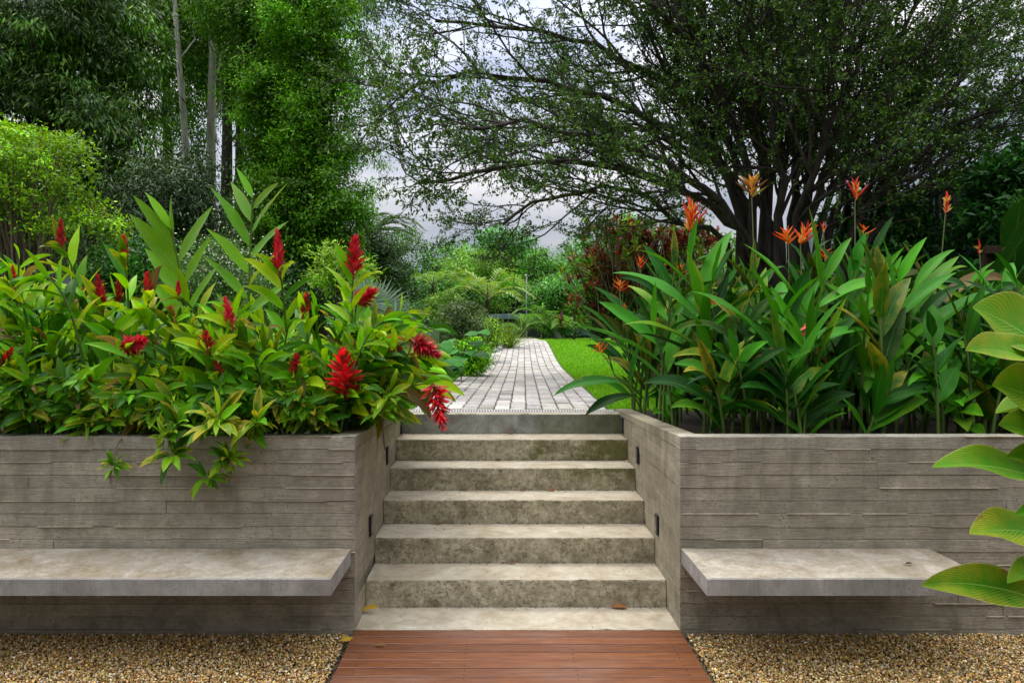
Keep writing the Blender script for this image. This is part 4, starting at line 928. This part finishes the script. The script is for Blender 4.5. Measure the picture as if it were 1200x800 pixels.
ears('elephant ear plant closest to the steps, beside the paved path', (-.95, 6.9), 22, .24, EP); ears('elephant ear plant in the middle of the three left of the path', (-.80, 8.2), 22, .26, EP, .6); ears('elephant ear plant furthest back, beside the low grey wall', (-.50, 10.0), 22, .28, EP, .72)
# mixed low shrubs left of the path
for (px, py, rx, ry, d, pal, lab, nm) in (
     (540, 372, 30, 20, 13, GY_+[(.14, .17, .09)], 'grey twiggy shrub above the elephant ears', 'grey_shrub'),
     (568, 385, 20, 14, 15, YG+GY_, 'olive low shrub left of the path before the white stones', 'olive_shrub'),
     (520, 362, 24, 22, 15, [(.15, .26, .03), (.10, .2, .03)], 'mottled green shrub under the slim yellow-green palm', 'mottled_shrub'),
     (480, 372, 26, 22, 13, DK+MD, 'dark round shrub beside the fan palm', 'round_shrub'),
     (552, 412, 18, 16, 11, BR+YG, 'low leafy plant hugging the left edge of the path', 'leafy_shrub')):
    e_ = E(px, py, rx, ry, d); tree(nm, lab, 'shrub', (e_[0], d), (e_[0], d, e_[2]), [e_, (e_[0], d, e_[2]-e_[5]*.8, e_[3], e_[4], e_[5])], 130, .14, 50, .06, .026, [tuple(np.array(c)*1.6) for c in pal], r0=.02, nl=20, cjit=.3)
sp_ = thing('spiky_grass', (P(597, 390, 19)[0], 19, float(terr(0, 19))), 'spiky yellow-green ornamental grass tuft left of the far end of the path', 'plant'); K = 130
a = R.uniform(0, 6.28, K); e = R.uniform(.5, 1.4, K); D = np.stack([np.cos(a)*np.cos(e), np.sin(a)*np.cos(e), np.sin(e)], 1)
build('blades', leaves_np(np.tile(np.array(sp_.location), (K, 1))+R.normal(0, .05, (K, 3))*[1, 1, 0], D, np.tile([0, 0, 1.], (K, 1)), R.uniform(.4, .85, K), .028, .7, tints(K, [(.26, .40, .05), (.18, .32, .04)], .2), 5, .5, 0), M_plain, sp_)
# low wall
lw = tag(boxes('low_garden_wall', [box_np(-2.6, -.95, 11.6, 11.75, .9, 1.72, .01)], concrete('low_wall_concrete', (.25, .24, .23), (.38, .37, .36))), 'low grey concrete garden wall behind the ginger bed and elephant ears', 'wall')
# white stones at the crest
K = 260; x = P(588, 390, 19.5)[0]+R.normal(0, .42, K); y = 19.0+R.normal(0, .75, K); ok = x < pcx(y)-.45; x = x[ok]; y = y[ok]; K = len(x)
o = pebbles('white_stones', x, y, terr(x, y)+.05, R.uniform(.05, .11, K), [(.62, .6, .56), (.45, .44, .42), (.3, .29, .28)], M_peb, .2); struct(o, 'stuff')

# far tree line
for (px, py, rx, ry, d, pal, lab, nm, ll) in (
     (470, 320, 46, 48, 33, DK+MD[:1], 'dark rounded tree at the far left of the distant tree line', 'distant_tree', .19),
     (535, 315, 40, 34, 36, MD+DK[:1], 'mid-green spreading tree in the distance behind the palms', 'distant_tree', .19),
     (592, 292, 36, 33, 40, [(.03, .11, .02), (.045, .15, .022)], 'taller dark round-topped tree standing highest in the distant tree line', 'distant_tree', .22),
     (560, 320, 40, 26, 32, [(.11, .22, .02), (.085, .18, .02)], 'light yellow-green tree in the distance below the taller dark one', 'distant_tree', .17),
     (640, 325, 34, 30, 38, MD, 'mid-green tree in the distance just right of the tallest dark one', 'distant_tree', .2),
     (655, 345, 30, 24, 31, [(.05, .14, .025), (.07, .18, .03)], 'pale-trunked tree before the far fence, right of the path end', 'distant_tree', .16),
     (690, 315, 30, 38, 35, [(.08, .20, .03), (.06, .17, .025)], 'soft green tree in the distance touching the croton hedge', 'distant_tree', .2),
     (735, 300, 40, 46, 34, MD+DK[:1], 'distant tree seen over the croton hedge', 'distant_tree', .2),
     (605, 350, 40, 22, 35, DK+MD[:1], 'low dark tree above the far dark fence', 'distant_tree', .2),
     (520, 350, 40, 30, 30, DK+MD, 'dark low tree behind the slim yellow-green palm', 'distant_tree', .17),
     (415, 340, 40, 40, 30, DK+MD, 'distant tree behind the foot of the columnar tree', 'distant_tree', .19),
     (820, 315, 60, 50, 33, MD+DK, 'distant tree glimpsed between the trunks of the spreading tree', 'distant_tree', .2),
     (300, 330, 70, 60, 32, DK+MD, 'distant dark tree glimpsed behind the slender trunks', 'distant_tree', .2),
     (940, 330, 60, 50, 32, MD+DK, 'distant tree behind the fence on the right', 'distant_tree', .2)):
    e_ = E(px, py, rx, ry, d); g0 = float(terr(0, d)); el = [e_, (e_[0]-e_[3]*.4, d, e_[2]-e_[5]*.5, e_[3]*.7, e_[4]*.7, e_[5]*.6), (e_[0]+e_[3]*.45, d, e_[2]-e_[5]*.45, e_[3]*.65, e_[4]*.7, e_[5]*.6)]
    zl = e_[2]-e_[5]*1.0
    if zl > g0+.8: el.append((e_[0], d+.5, (zl+g0)/2+.4, e_[3]*.85, e_[4]*.7, (zl-g0)/2+.3))
    tree(nm, lab, 'tree', (e_[0], d), (e_[0], d, e_[2]), el, 240, .5, 62, ll, ll*.42, [tuple(np.array(c)*1.9) for c in pal], r0=.12, nl=14, cjit=.5, jit=.15, bark=M_pale if 'pale-trunked' in lab else M_bark, mat_=M_plain, group='trees of the distant tree line')
# hedge-like far mass closing the horizon beyond
K = 60; 
cr_, cc = crown([(x_, 52+R.uniform(-3, 3), 3.5, 5, 3, 3.2+R.uniform(-.8, 1.2)) for x_ in np.arange(-45, 50, 5.5)], 1500, 1.0, 34, .4, .2, [tuple(np.array(c)*2.2) for c in DK+MD], cjit=.35)
o = build('distant_woodland', cr_, M_plain); struct(o, 'stuff')

# fences
M_corr = flat_mat('galvanised_sheet', (.28, .30, .34), .5, .45, 3, 0.3)
def corrugated(name, label, x_, y0, y1, z0, z1):
    th = thing(name, (x_, y0, z0), label, 'fence'); n_ = int((y1-y0)/.038); ys_ = np.linspace(y0, y1, n_); off = .018*np.sign(np.sin(ys_*2*np.pi/.15))*np.minimum(1, np.abs(np.sin(ys_*2*np.pi/.15))*1.6)
    V = np.concatenate([np.stack([x_+off, ys_, np.full(n_, z0)], 1), np.stack([x_+off, ys_, np.full(n_, z1)], 1)]); i = np.arange(n_-1)
    V2 = V+np.array([.003, 0, 0]); Q = np.stack([i, i+1, i+n_+1, i+n_], 1)
    build('sheeting', [(V, Q, None, None), (V2, Q[:, ::-1], None, None)], M_corr, th, smooth=False)
    boxes('rail', [box_np(x_-.03, x_+.03, y0, y1, z1+.002, z1+.05, .004)], M_steel, th)
    k = y0
    while k < y1: boxes('post', [box_np(x_-.02+(.06 if x_ > 0 else -.06), x_+.02+(.06 if x_ > 0 else -.06), k, k+.06, z0, z1, .003)], M_steel, th); k += 2.4
corrugated('corrugated_fence', 'tall grey corrugated metal fence behind the spreading tree, right side', 6.5, 6.4, 18, .9, 3.85)
corrugated('corrugated_fence', 'low pale corrugated fence behind the ginger bed, left side', -6.6, 6.4, 20, .9, 2.55)
ff = thing('board_fence', (1, 33, 1.4), 'dark flat fence closing the far end of the lawn', 'fence'); M_df = flat_mat('dark_fence_paint', (.035, .035, .045), .7, .4, 3)
boxes('panel', [box_np(x_, x_+.98, 33, 33.05, 1.3, 2.75+.01*(i_ % 2), .01) for i_, x_ in enumerate(np.arange(-9, 13, 1.0))], M_df, ff)
boxes('gate', [box_np(P(655, 390, 32.9)[0]+.3, P(655, 390, 32.9)[0]+1.5, 32.92, 32.96, 1.5, 2.5, .01)], flat_mat('blue_grey_gate', (.08, .11, .16), .5, .3), ff)
pw_ = thing('garden_shed', (P(590, 390, 31)[0], 31, 1.4), 'small grey-blue shed roof showing behind the spiky grass', 'shed'); c_ = np.array(pw_.location)
boxes('wall', [box_np(c_[0]-.8, c_[0]+.7, 31, 32, 1.3, 2.2, .01)], M_df, pw_); boxes('roof', [box_np(c_[0]-.9, c_[0]+.8, 30.9, 32.1, 2.203, 2.42, .02)], flat_mat('slate_roof', (.16, .2, .28), .6, .3), pw_)
po = thing('white_pole', (P(617, 390, 31.5)[0], 31.5, 1.4), 'thin white pole in front of the far fence', 'pole'); c_ = np.array(po.location)
M_white = flat_mat('white_paint', (.7, .7, .7), .5, .1)
build('pole', tube_np([c_, c_+[0, 0, 1.9], c_+[0, 0, 2.7]], [.035, .03, .03], 8), M_white, po); build('pole_cap', tube_np([c_+[0, 0, 2.7], c_+[0, 0, 2.73], c_+[0, 0, 2.78]], [.07, .07, .01], 8), M_white, po)
bm_ = thing('timber_rack', (P(1195, 300, 8.0)[0], 8.0, .95), 'brown timber beam frame in the shade at the right edge', 'timber frame'); c_ = np.array(bm_.location)
boxes('beam', [box_np(c_[0]-.35, c_[0]+.7, 8.0, 8.1, P(0, 292, 8)[2]-.05, P(0, 292, 8)[2]+.04, .006)], M_brown, bm_)
for a in (-.3, .6): boxes('post', [box_np(c_[0]+a, c_[0]+a+.09, 8.0+.102, 8.19, .93, 2.5, .006)], M_brown, bm_)

# croton / cordyline hedge: several bushes side by side
CP = [(.10, .012, .014), (.16, .02, .018), (.06, .010, .012), (.22, .03, .02), (.09, .06, .015), (.16, .20, .03), (.28, .22, .03)]
for i_, (px, top, d, wd, lab) in enumerate(((700, 300, 24.4, .75, 'dark red croton bush at the lawn end of the hedge'), (724, 262, 24.0, .80, 'tall dark red croton bush, second from the lawn'), (755, 258, 23.6, .85, 'dark red croton bush in the middle of the hedge, mixed with green'), (786, 265, 23.4, .8, 'dark red croton bush beside the left trunk of the spreading tree'), (818, 275, 23.2, .8, 'dark red croton bush partly behind the large double flower'))):
    b_ = np.array([P(px, 390, d)[0], d, float(terr(0, d))]); th = thing('croton_bush', b_, lab, 'shrub', 'dark red croton bushes of the hedge'); parts = []; st_ = []; zt = P(px, top, d)[2]
    for k in range(90):
        e_ = b_+np.array([R.normal(0, wd*.75), R.normal(0, wd*.7), 0]); e_[2] = b_[2]+(zt-b_[2])*(1-.75*R.uniform(0, 1)**1.6); pts = bez(b_+R.normal(0, .08, 3)*[1, 1, 0], [b_[0]*.6+e_[0]*.4, e_[1], e_[2]*.7+.3], e_, 7); st_.append(tube_np(pts, .014, 4))
        K = 14; a = np.arange(K)*2.4; el = R.uniform(.0, 1.3, K); D = np.stack([np.cos(a)*np.cos(el), np.sin(a)*np.cos(el), np.sin(el)], 1)
        parts.append(leaves_np(e_+np.array([0, 0, 1.])*R.uniform(-.3, .02, (K, 1)), D, np.tile([0, 0, 1.], (K, 1)), R.uniform(.2, .4, K), .08, .5, tints(K, CP[:5] if R.random() < .66 else CP[4:]+BR[:2], .3), 4, .4, .05))
    build('foliage', parts, M_plain, th); build('stems', st_, M_twig, th)
    cr_, cc = crown([(b_[0], b_[1], b_[2]+.9, wd, wd*.7, .9)], 60, .3, 34, .13, .05, BR+DK, cjit=.4); build('undergrowth', cr_, M_plain, th)
tree('conifer_shrub', 'green upright finely leaved shrub poking above the croton hedge', 'shrub', (P(737, 390, 25.5)[0], 25.5), (P(737, 390, 25.5)[0], 25.5, 4.4), [E(720, 275, 7, 24, 25.5), E(738, 258, 6, 20, 25.5), E(752, 275, 8, 20, 25.5), E(735, 300, 22, 25, 25.5)], 120, .22, 50, .10, .035, BR, r0=.05, nl=12)

# shady broad-leaved understorey at the right
SP_ = [(.022, .10, .014), (.035, .15, .018), (.015, .07, .010), (.05, .19, .02)]
for i_, (x_, y_, h_, K, lab) in enumerate(((3.6, 7.4, 1.5, 14, 'shaded banana-like plant behind the closed heliconia bud'), (4.6, 7.0, 1.9, 16, 'shaded banana-like plant left of the timber beam'), (5.4, 7.6, 2.2, 16, 'tallest shaded banana-like plant near the right edge'), (5.9, 6.6, 1.6, 14, 'shaded banana-like plant at the very right edge'), (5.4, 9.2, 2.3, 16, 'shaded banana-like plant furthest back against the corrugated fence'), (2.6, 7.8, 1.0, 14, 'low shaded broad-leaved plant below the spreading tree'), (4.0, 8.4, .9, 12, 'low shaded broad-leaved plant between tree and fence'))):
    b_ = np.array([x_, y_, .93]); th = thing('banana_like_plant', b_, lab, 'plant', 'shaded broad-leaved plants at the right'); a = R.uniform(0, 6.28, K); hs = R.uniform(.3, 1, K)*h_*.6
    Bs = b_+np.stack([np.cos(a)*.12, np.sin(a)*.12, hs], 1); el = R.uniform(.1, 1.2, K); D = np.stack([np.cos(a)*np.cos(el), np.sin(a)*np.cos(el), np.sin(el)], 1)
    build('foliage', leaves_np(Bs, D, np.tile([0, -.2, 1.], (K, 1)), R.uniform(.7, 1.15, K), R.uniform(.2, .3, K), 1.0, tints(K, SP_, .25, np.clip(R.normal(-.2, .2, K), 0, 1)), 10, .25, .08, .5), M_heli, th)
    build('stem', [tube_np(bez(b_+R.normal(0, .04, 3)*[1, 1, 0], (b_+q)/2, q, 6), .014, 6) for q in Bs], M_petiole, th)
for (x_, y_, lab, e3) in ((5.5, 10.5, 'dark leafy shrub before the corrugated fence on the right', [(5.7, 10.9, 2.7, .7, 1.3, 1.1)]), (6.0, 8.4, 'dark leafy shrub at the right edge above the timber beam', [(6.1, 8.4, 3.0, .5, .9, .9)]), (3.1, 9.0, 'dark leafy shrub around the foot of the spreading tree', [(2.9, 9.0, 1.5, 1.2, .6, .55)]), (2.05, 6.9, 'dark leafy shrub close behind the left end of the heliconia bed', [(2.15, 6.95, 1.25, .42, .25, .35)]), (3.0, 6.9, 'dark leafy shrub close behind the heliconia bed, second from the lawn', [(3.0, 6.95, 1.3, .6, .3, .42)]), (4.2, 6.9, 'dark leafy shrub close behind the middle of the heliconia bed', [(4.1, 6.95, 1.3, .7, .3, .45)]), (5.4, 6.8, 'dark leafy shrub close behind the right end of the heliconia bed', [(5.4, 6.85, 1.3, .7, .3, .45)])):
    tree('shade_shrub', lab, 'shrub', (x_, y_), (x_, y_, e3[0][2]+.1), e3, 170, .25, 70, .12, .05, SP_, r0=.05, nl=15, mat_=M_dark, cjit=.4, group='dark shrubs below the spreading tree')

# ------------------------------------------------------------------ the great spreading tree
big = thing('spreading_tree', (3.6, 10.2, .93), 'large many-stemmed spreading tree with dark fanning branches, right of centre', 'tree')
wood = []; LB = []; LD = []
def grow(p, d, ln, r0, lvl, outw, up):
    n_ = {0: 16, 1: 9, 2: 6, 3: 4}[lvl]; pts = [p]; d = nrm(d); st_ = ln/n_
    for i_ in range(n_):
        d = nrm(d+R.normal(0, {0: .06, 1: .13, 2: .2, 3: .25}[lvl], 3)+np.array([0, 0, up])+outw*.02); pts.append(pts[-1]+d*st_)
    return np.array(pts)
SP = [1.0]
def spawn(pts, r0, r1, lvl, main):
    n_ = len(pts); rr = np.linspace(r0, r1, n_); wood.append((lvl, tube_np(pts, rr, {0: 8, 1: 6, 2: 4, 3: 3}[lvl])))
    if lvl == 3:
        K = 15; t = R.uniform(.1, 1.0, K)*(n_-1); i0 = np.clip(t.astype(int), 0, n_-2); B = pts[i0]+(pts[i0+1]-pts[i0])*(t-i0)[:, None]
        LB.append(B+R.normal(0, .018, (K, 3))); LD.append(nrm(nrm(pts[i0+1]-pts[i0])*.6+rdir(K)+np.array([0, 0, -.15]))); return
    nb = {0: 17, 1: 8 if R.random() < SP[0] else 5, 2: 5 if R.random() < SP[0] else 3}[lvl]; t0 = {0: .22, 1: .2, 2: .15}[lvl]
    seglen = np.linalg.norm(pts[-1]-pts[0])
    for k in range(nb):
        t = (t0+(1-t0)*(k+R.uniform(0, 1))/nb)*(n_-1); i0 = min(int(t), n_-2); p = pts[i0]+(pts[i0+1]-pts[i0])*(t-i0); ax = nrm(pts[i0+1]-pts[i0])
        side = R.normal(0, 1, 3); side = nrm(side-side.dot(ax)*ax); a = math.radians(R.uniform(14, 46)); d = ax*math.cos(a)+side*math.sin(a)
        f = t/(n_-1); ln = {0: 2.1, 1: .85, 2: .36}[lvl]*(1-.45*f)*R.uniform(.7, 1.25)
        rb = rr[i0]*.55 if lvl else rr[i0]*.5
        c_ = grow(p, d, ln, rb, lvl+1, main, {0: .03, 1: .0, 2: -.02}[lvl])
        if c_[-1][2] < 1.9+.0 and lvl < 2: continue
        spawn(c_, max(min(rb, .05 if lvl == 0 else .016), .0045 if lvl == 1 else .0035), {0: .007, 1: .0035, 2: .002}[lvl], lvl+1, main)
STEMS = [ # pixel polylines, distance at foot and at tip, foot radius
 ([(884, 352), (868, 290), (838, 248), (795, 218), (735, 200), (660, 190), (570, 200), (490, 215)], 10.0, 9.0, .13),
 ([(880, 355), (850, 290), (800, 262), (752, 230), (700, 222), (640, 235), (590, 262)], 10.1, 10.6, .09),
 ([(888, 350), (870, 270), (835, 190), (785, 150), (715, 118), (630, 95), (530, 90), (470, 110)], 10.2, 9.6, .13),
 ([(890, 350), (862, 230), (815, 140), (760, 85), (690, 50), (600, 30), (510, 25)], 10.3, 10.5, .12),
 ([(893, 350), (872, 200), (845, 110), (800, 40), (740, -20), (660, -70)], 10.0, 8.6, .12),
 ([(896, 350), (893, 230), (880, 120), (862, 20), (835, -90)], 10.4, 11.5, .13),
 ([(905, 350), (912, 240), (905, 130), (900, 30), (905, -90)], 9.8, 8.4, .12),
 ([(925, 350), (930, 250), (930, 150), (945, 40), (960, -80)], 10.3, 11.8, .16),
 ([(940, 350), (950, 270), (975, 180), (1000, 90), (1030, -30)], 10.1, 9.0, .14),
 ([(955, 350), (975, 270), (1020, 190), (1060, 110), (1110, 20), (1160, -60)], 10.0, 10.6, .14),
 ([(962, 350), (1000, 275), (1060, 200), (1130, 140), (1220, 90)], 10.2, 9.4, .14),
 ([(968, 355), (1010, 290), (1070, 232), (1130, 200), (1200, 172), (1270, 150)], 10.0, 10.4, .13),
 ([(950, 352), (990, 250), (1040, 150), (1100, 80), (1180, 20), (1260, -20)], 10.5, 12.0, .12),
 ([(915, 350), (900, 260), (860, 180), (830, 90), (810, -30)], 10.8, 12.5, .11),
 ([(910, 350), (880, 250), (820, 180), (740, 150), (660, 150), (580, 150)], 10.9, 12.8, .11),
 ([(900, 352), (885, 310), (860, 262), (820, 215), (760, 178), (680, 160), (600, 140), (540, 150)], 9.7, 7.9, .10),
 ([(930, 352), (930, 280), (960, 190), (980, 90), (960, -40)], 9.6, 7.6, .11),
 ([(898, 352), (880, 260), (852, 170), (835, 80), (790, -50)], 10.1, 10.0, .10),
 ([(902, 352), (898, 240), (888, 130), (880, 30), (870, -80)], 10.2, 9.6, .10),
 ([(920, 352), (918, 240), (922, 130), (925, 30), (930, -90)], 10.0, 10.2, .11),
 ([(936, 352), (940, 250), (958, 150), (980, 50), (1000, -60)], 10.1, 10.4, .11),
 ([(948, 352), (965, 260), (1000, 170), (1040, 80), (1080, -30)], 9.9, 9.6, .11),
 ([(966, 355), (1005, 270), (1060, 180), (1110, 110), (1170, 40)], 10.3, 10.9, .11),
 ([(892, 352), (868, 250), (830, 170), (790, 100), (750, 20), (700, -60)], 10.2, 10.8, .10),
 ([(968, 358), (1030, 270), (1090, 215), (1160, 170), (1230, 130)], 10.4, 11.6, .11),
]
for pl_, d0, d1, r0 in STEMS:
    SP[0] = .65 if pl_[-1][0] < 720 else .9
    r0 *= .52
    n_ = len(pl_); ds = np.linspace(d0, d1, n_); pts = np.array([P(a, b_, d_) for (a, b_), d_ in zip(pl_, ds)])
    pts[0, 2] = .95; pts[0, 0] = 3.6+(pts[0, 0]-3.6)*.8
    tt = np.linspace(0, n_-1, 18); i0 = np.clip(tt.astype(int), 0, n_-2); f = tt-i0     # Catmull-Rom
    pp = np.vstack([2*pts[0]-pts[1], pts, 2*pts[-1]-pts[-2]]); out = []
    for a, u in zip(i0, f):
        p0, p1, p2, p3 = pp[a], pp[a+1], pp[a+2], pp[a+3]; out.append(.5*(2*p1+(p2-p0)*u+(2*p0-5*p1+4*p2-p3)*u*u+(3*p1-p0-3*p2+p3)*u**3))
    out = np.array(out); out[1:-1] += R.normal(0, .035, (16, 3)); main = nrm(out[-1]-out[0]); spawn(out, r0, .02, 0, main)
    rootz = out[0]+np.array([0, 0, -.05])
build('trunk', [t for l_, t in wood if l_ <= 1], M_bark, big)
build('branches', [t for l_, t in wood if l_ >= 2], M_bark, big)
LB = np.concatenate(LB); LD = np.concatenate(LD); K = len(LB)
print('spreading tree leaves', K)
T = tints(K, [(.045, .12, .010), (.07, .17, .014), (.03, .075, .008), (.12, .24, .02)], .25, np.ones(K))
build('crown', small_np(LB, LD, nrm(rdir(K)+np.array([0, 0, .8])), R.uniform(.034, .066, K), R.uniform(.020, .034, K), T), M_dark, big, smooth=False)

# ------------------------------------------------------------------ fallen leaves
M_dry = simple_leaf('dry_leaf', .7, .15)
FLV = [(433, 718, 'curled ochre leaf standing against the left wall at the landing slab', .11), (725, 712, 'curled orange-brown leaf lying against the lowest riser', .10), (408, 752, 'yellow leaf on the gravel beside the left edge of the deck', .09),
       (600, 660, 'small brown leaf on the first step near the middle', .05), (512, 614, 'small brown leaf on the second step, left of the middle', .06), (612, 574, 'curled brown leaf on the third step at the middle', .055), (545, 574, 'tan leaf on the third step, left of the curled one', .05),
       (645, 575, 'flat orange leaf on the third step, right of the curled one', .07), (583, 539, 'little dark leaf on the fourth step', .05), (598, 508, 'brown leaf on the fifth step below the smooth top riser', .07), (735, 541, 'pale dropped petal on the fourth step at the right wall', .04),
       (1065, 662, 'tiny dark leaf on the right bench', .045), (445, 757, 'small leaf lying on the first deck boards', .06)]
for (px, py, lab, s_) in FLV:
    # drop onto the surface it lies on
    surf = None
    for k in range(0, 7):
        z = k*RZ if k else 0.0; d = F0*(H-z)/(py-HY); lo = DN[k]; hi = DN[k+1] if k < 6 else 7
        if lo <= d <= hi+.04: surf = (z, min(d, hi-.025)); break
    if px < 412 : surf = (-.02, F0*(H+.02)/(py-HY))
    elif px > 1000: surf = (.446, F0*(H-.446)/(py-HY))
    elif surf is None: surf = (0.0, F0*H/(py-HY))
    z, d = surf; p = np.array([(px-VX)/F0*d, d, z+.006]); a = R.uniform(-.5, .5)
    th = thing('fallen_leaf', p, lab, 'leaf', 'fallen leaves')
    col = (.55, .36, .03) if 'yellow' in lab or 'ochre' in lab else ((.55, .35, .3) if 'petal' in lab else (.30, .13, .04) if 'orange' in lab else (.10, .05, .02) if 'dark' in lab else (.22, .11, .04))
    D = np.array([[math.cos(a), math.sin(a)*.4, .35 if 'standing' in lab else .10]]); 
    build('blade', leaves_np([p-D[0]*s_/2*np.array([1, 1, 0])], D, [[0, -.3, 1.]], s_, s_*.42, .35, np.array([[*col, 1.]]), 7, .6, .15, .5), M_dry, th)
    build('leaf_stalk', tube_np([p-D[0]*s_*.5*np.array([1, 1, 0]), p-D[0]*s_*.8*np.array([1, 1, 0])], .0012, 4), M_twig, th)
# crumbs of soil and leaf litter in the angles of the stairs
K = 900; k = R.integers(0, 6, K); f = R.random(K)**2.6; x = CX+R.uniform(-HW+.01, HW-.01, K); k2 = np.array(DN)
y = k2[k+1]-.006-f*(k2[k+1]-k2[k]-.03)*np.where(R.random(K) < .8, .06, 1); z = k*RZ+.002
o = pebbles('litter', x, y, z, R.uniform(.0015, .0045, K), [(.05, .03, .015), (.10, .06, .03), (.02, .015, .01), (.16, .09, .03)], M_peb, .3); struct(o, 'stuff')
print('objects', len(bpy.data.objects))
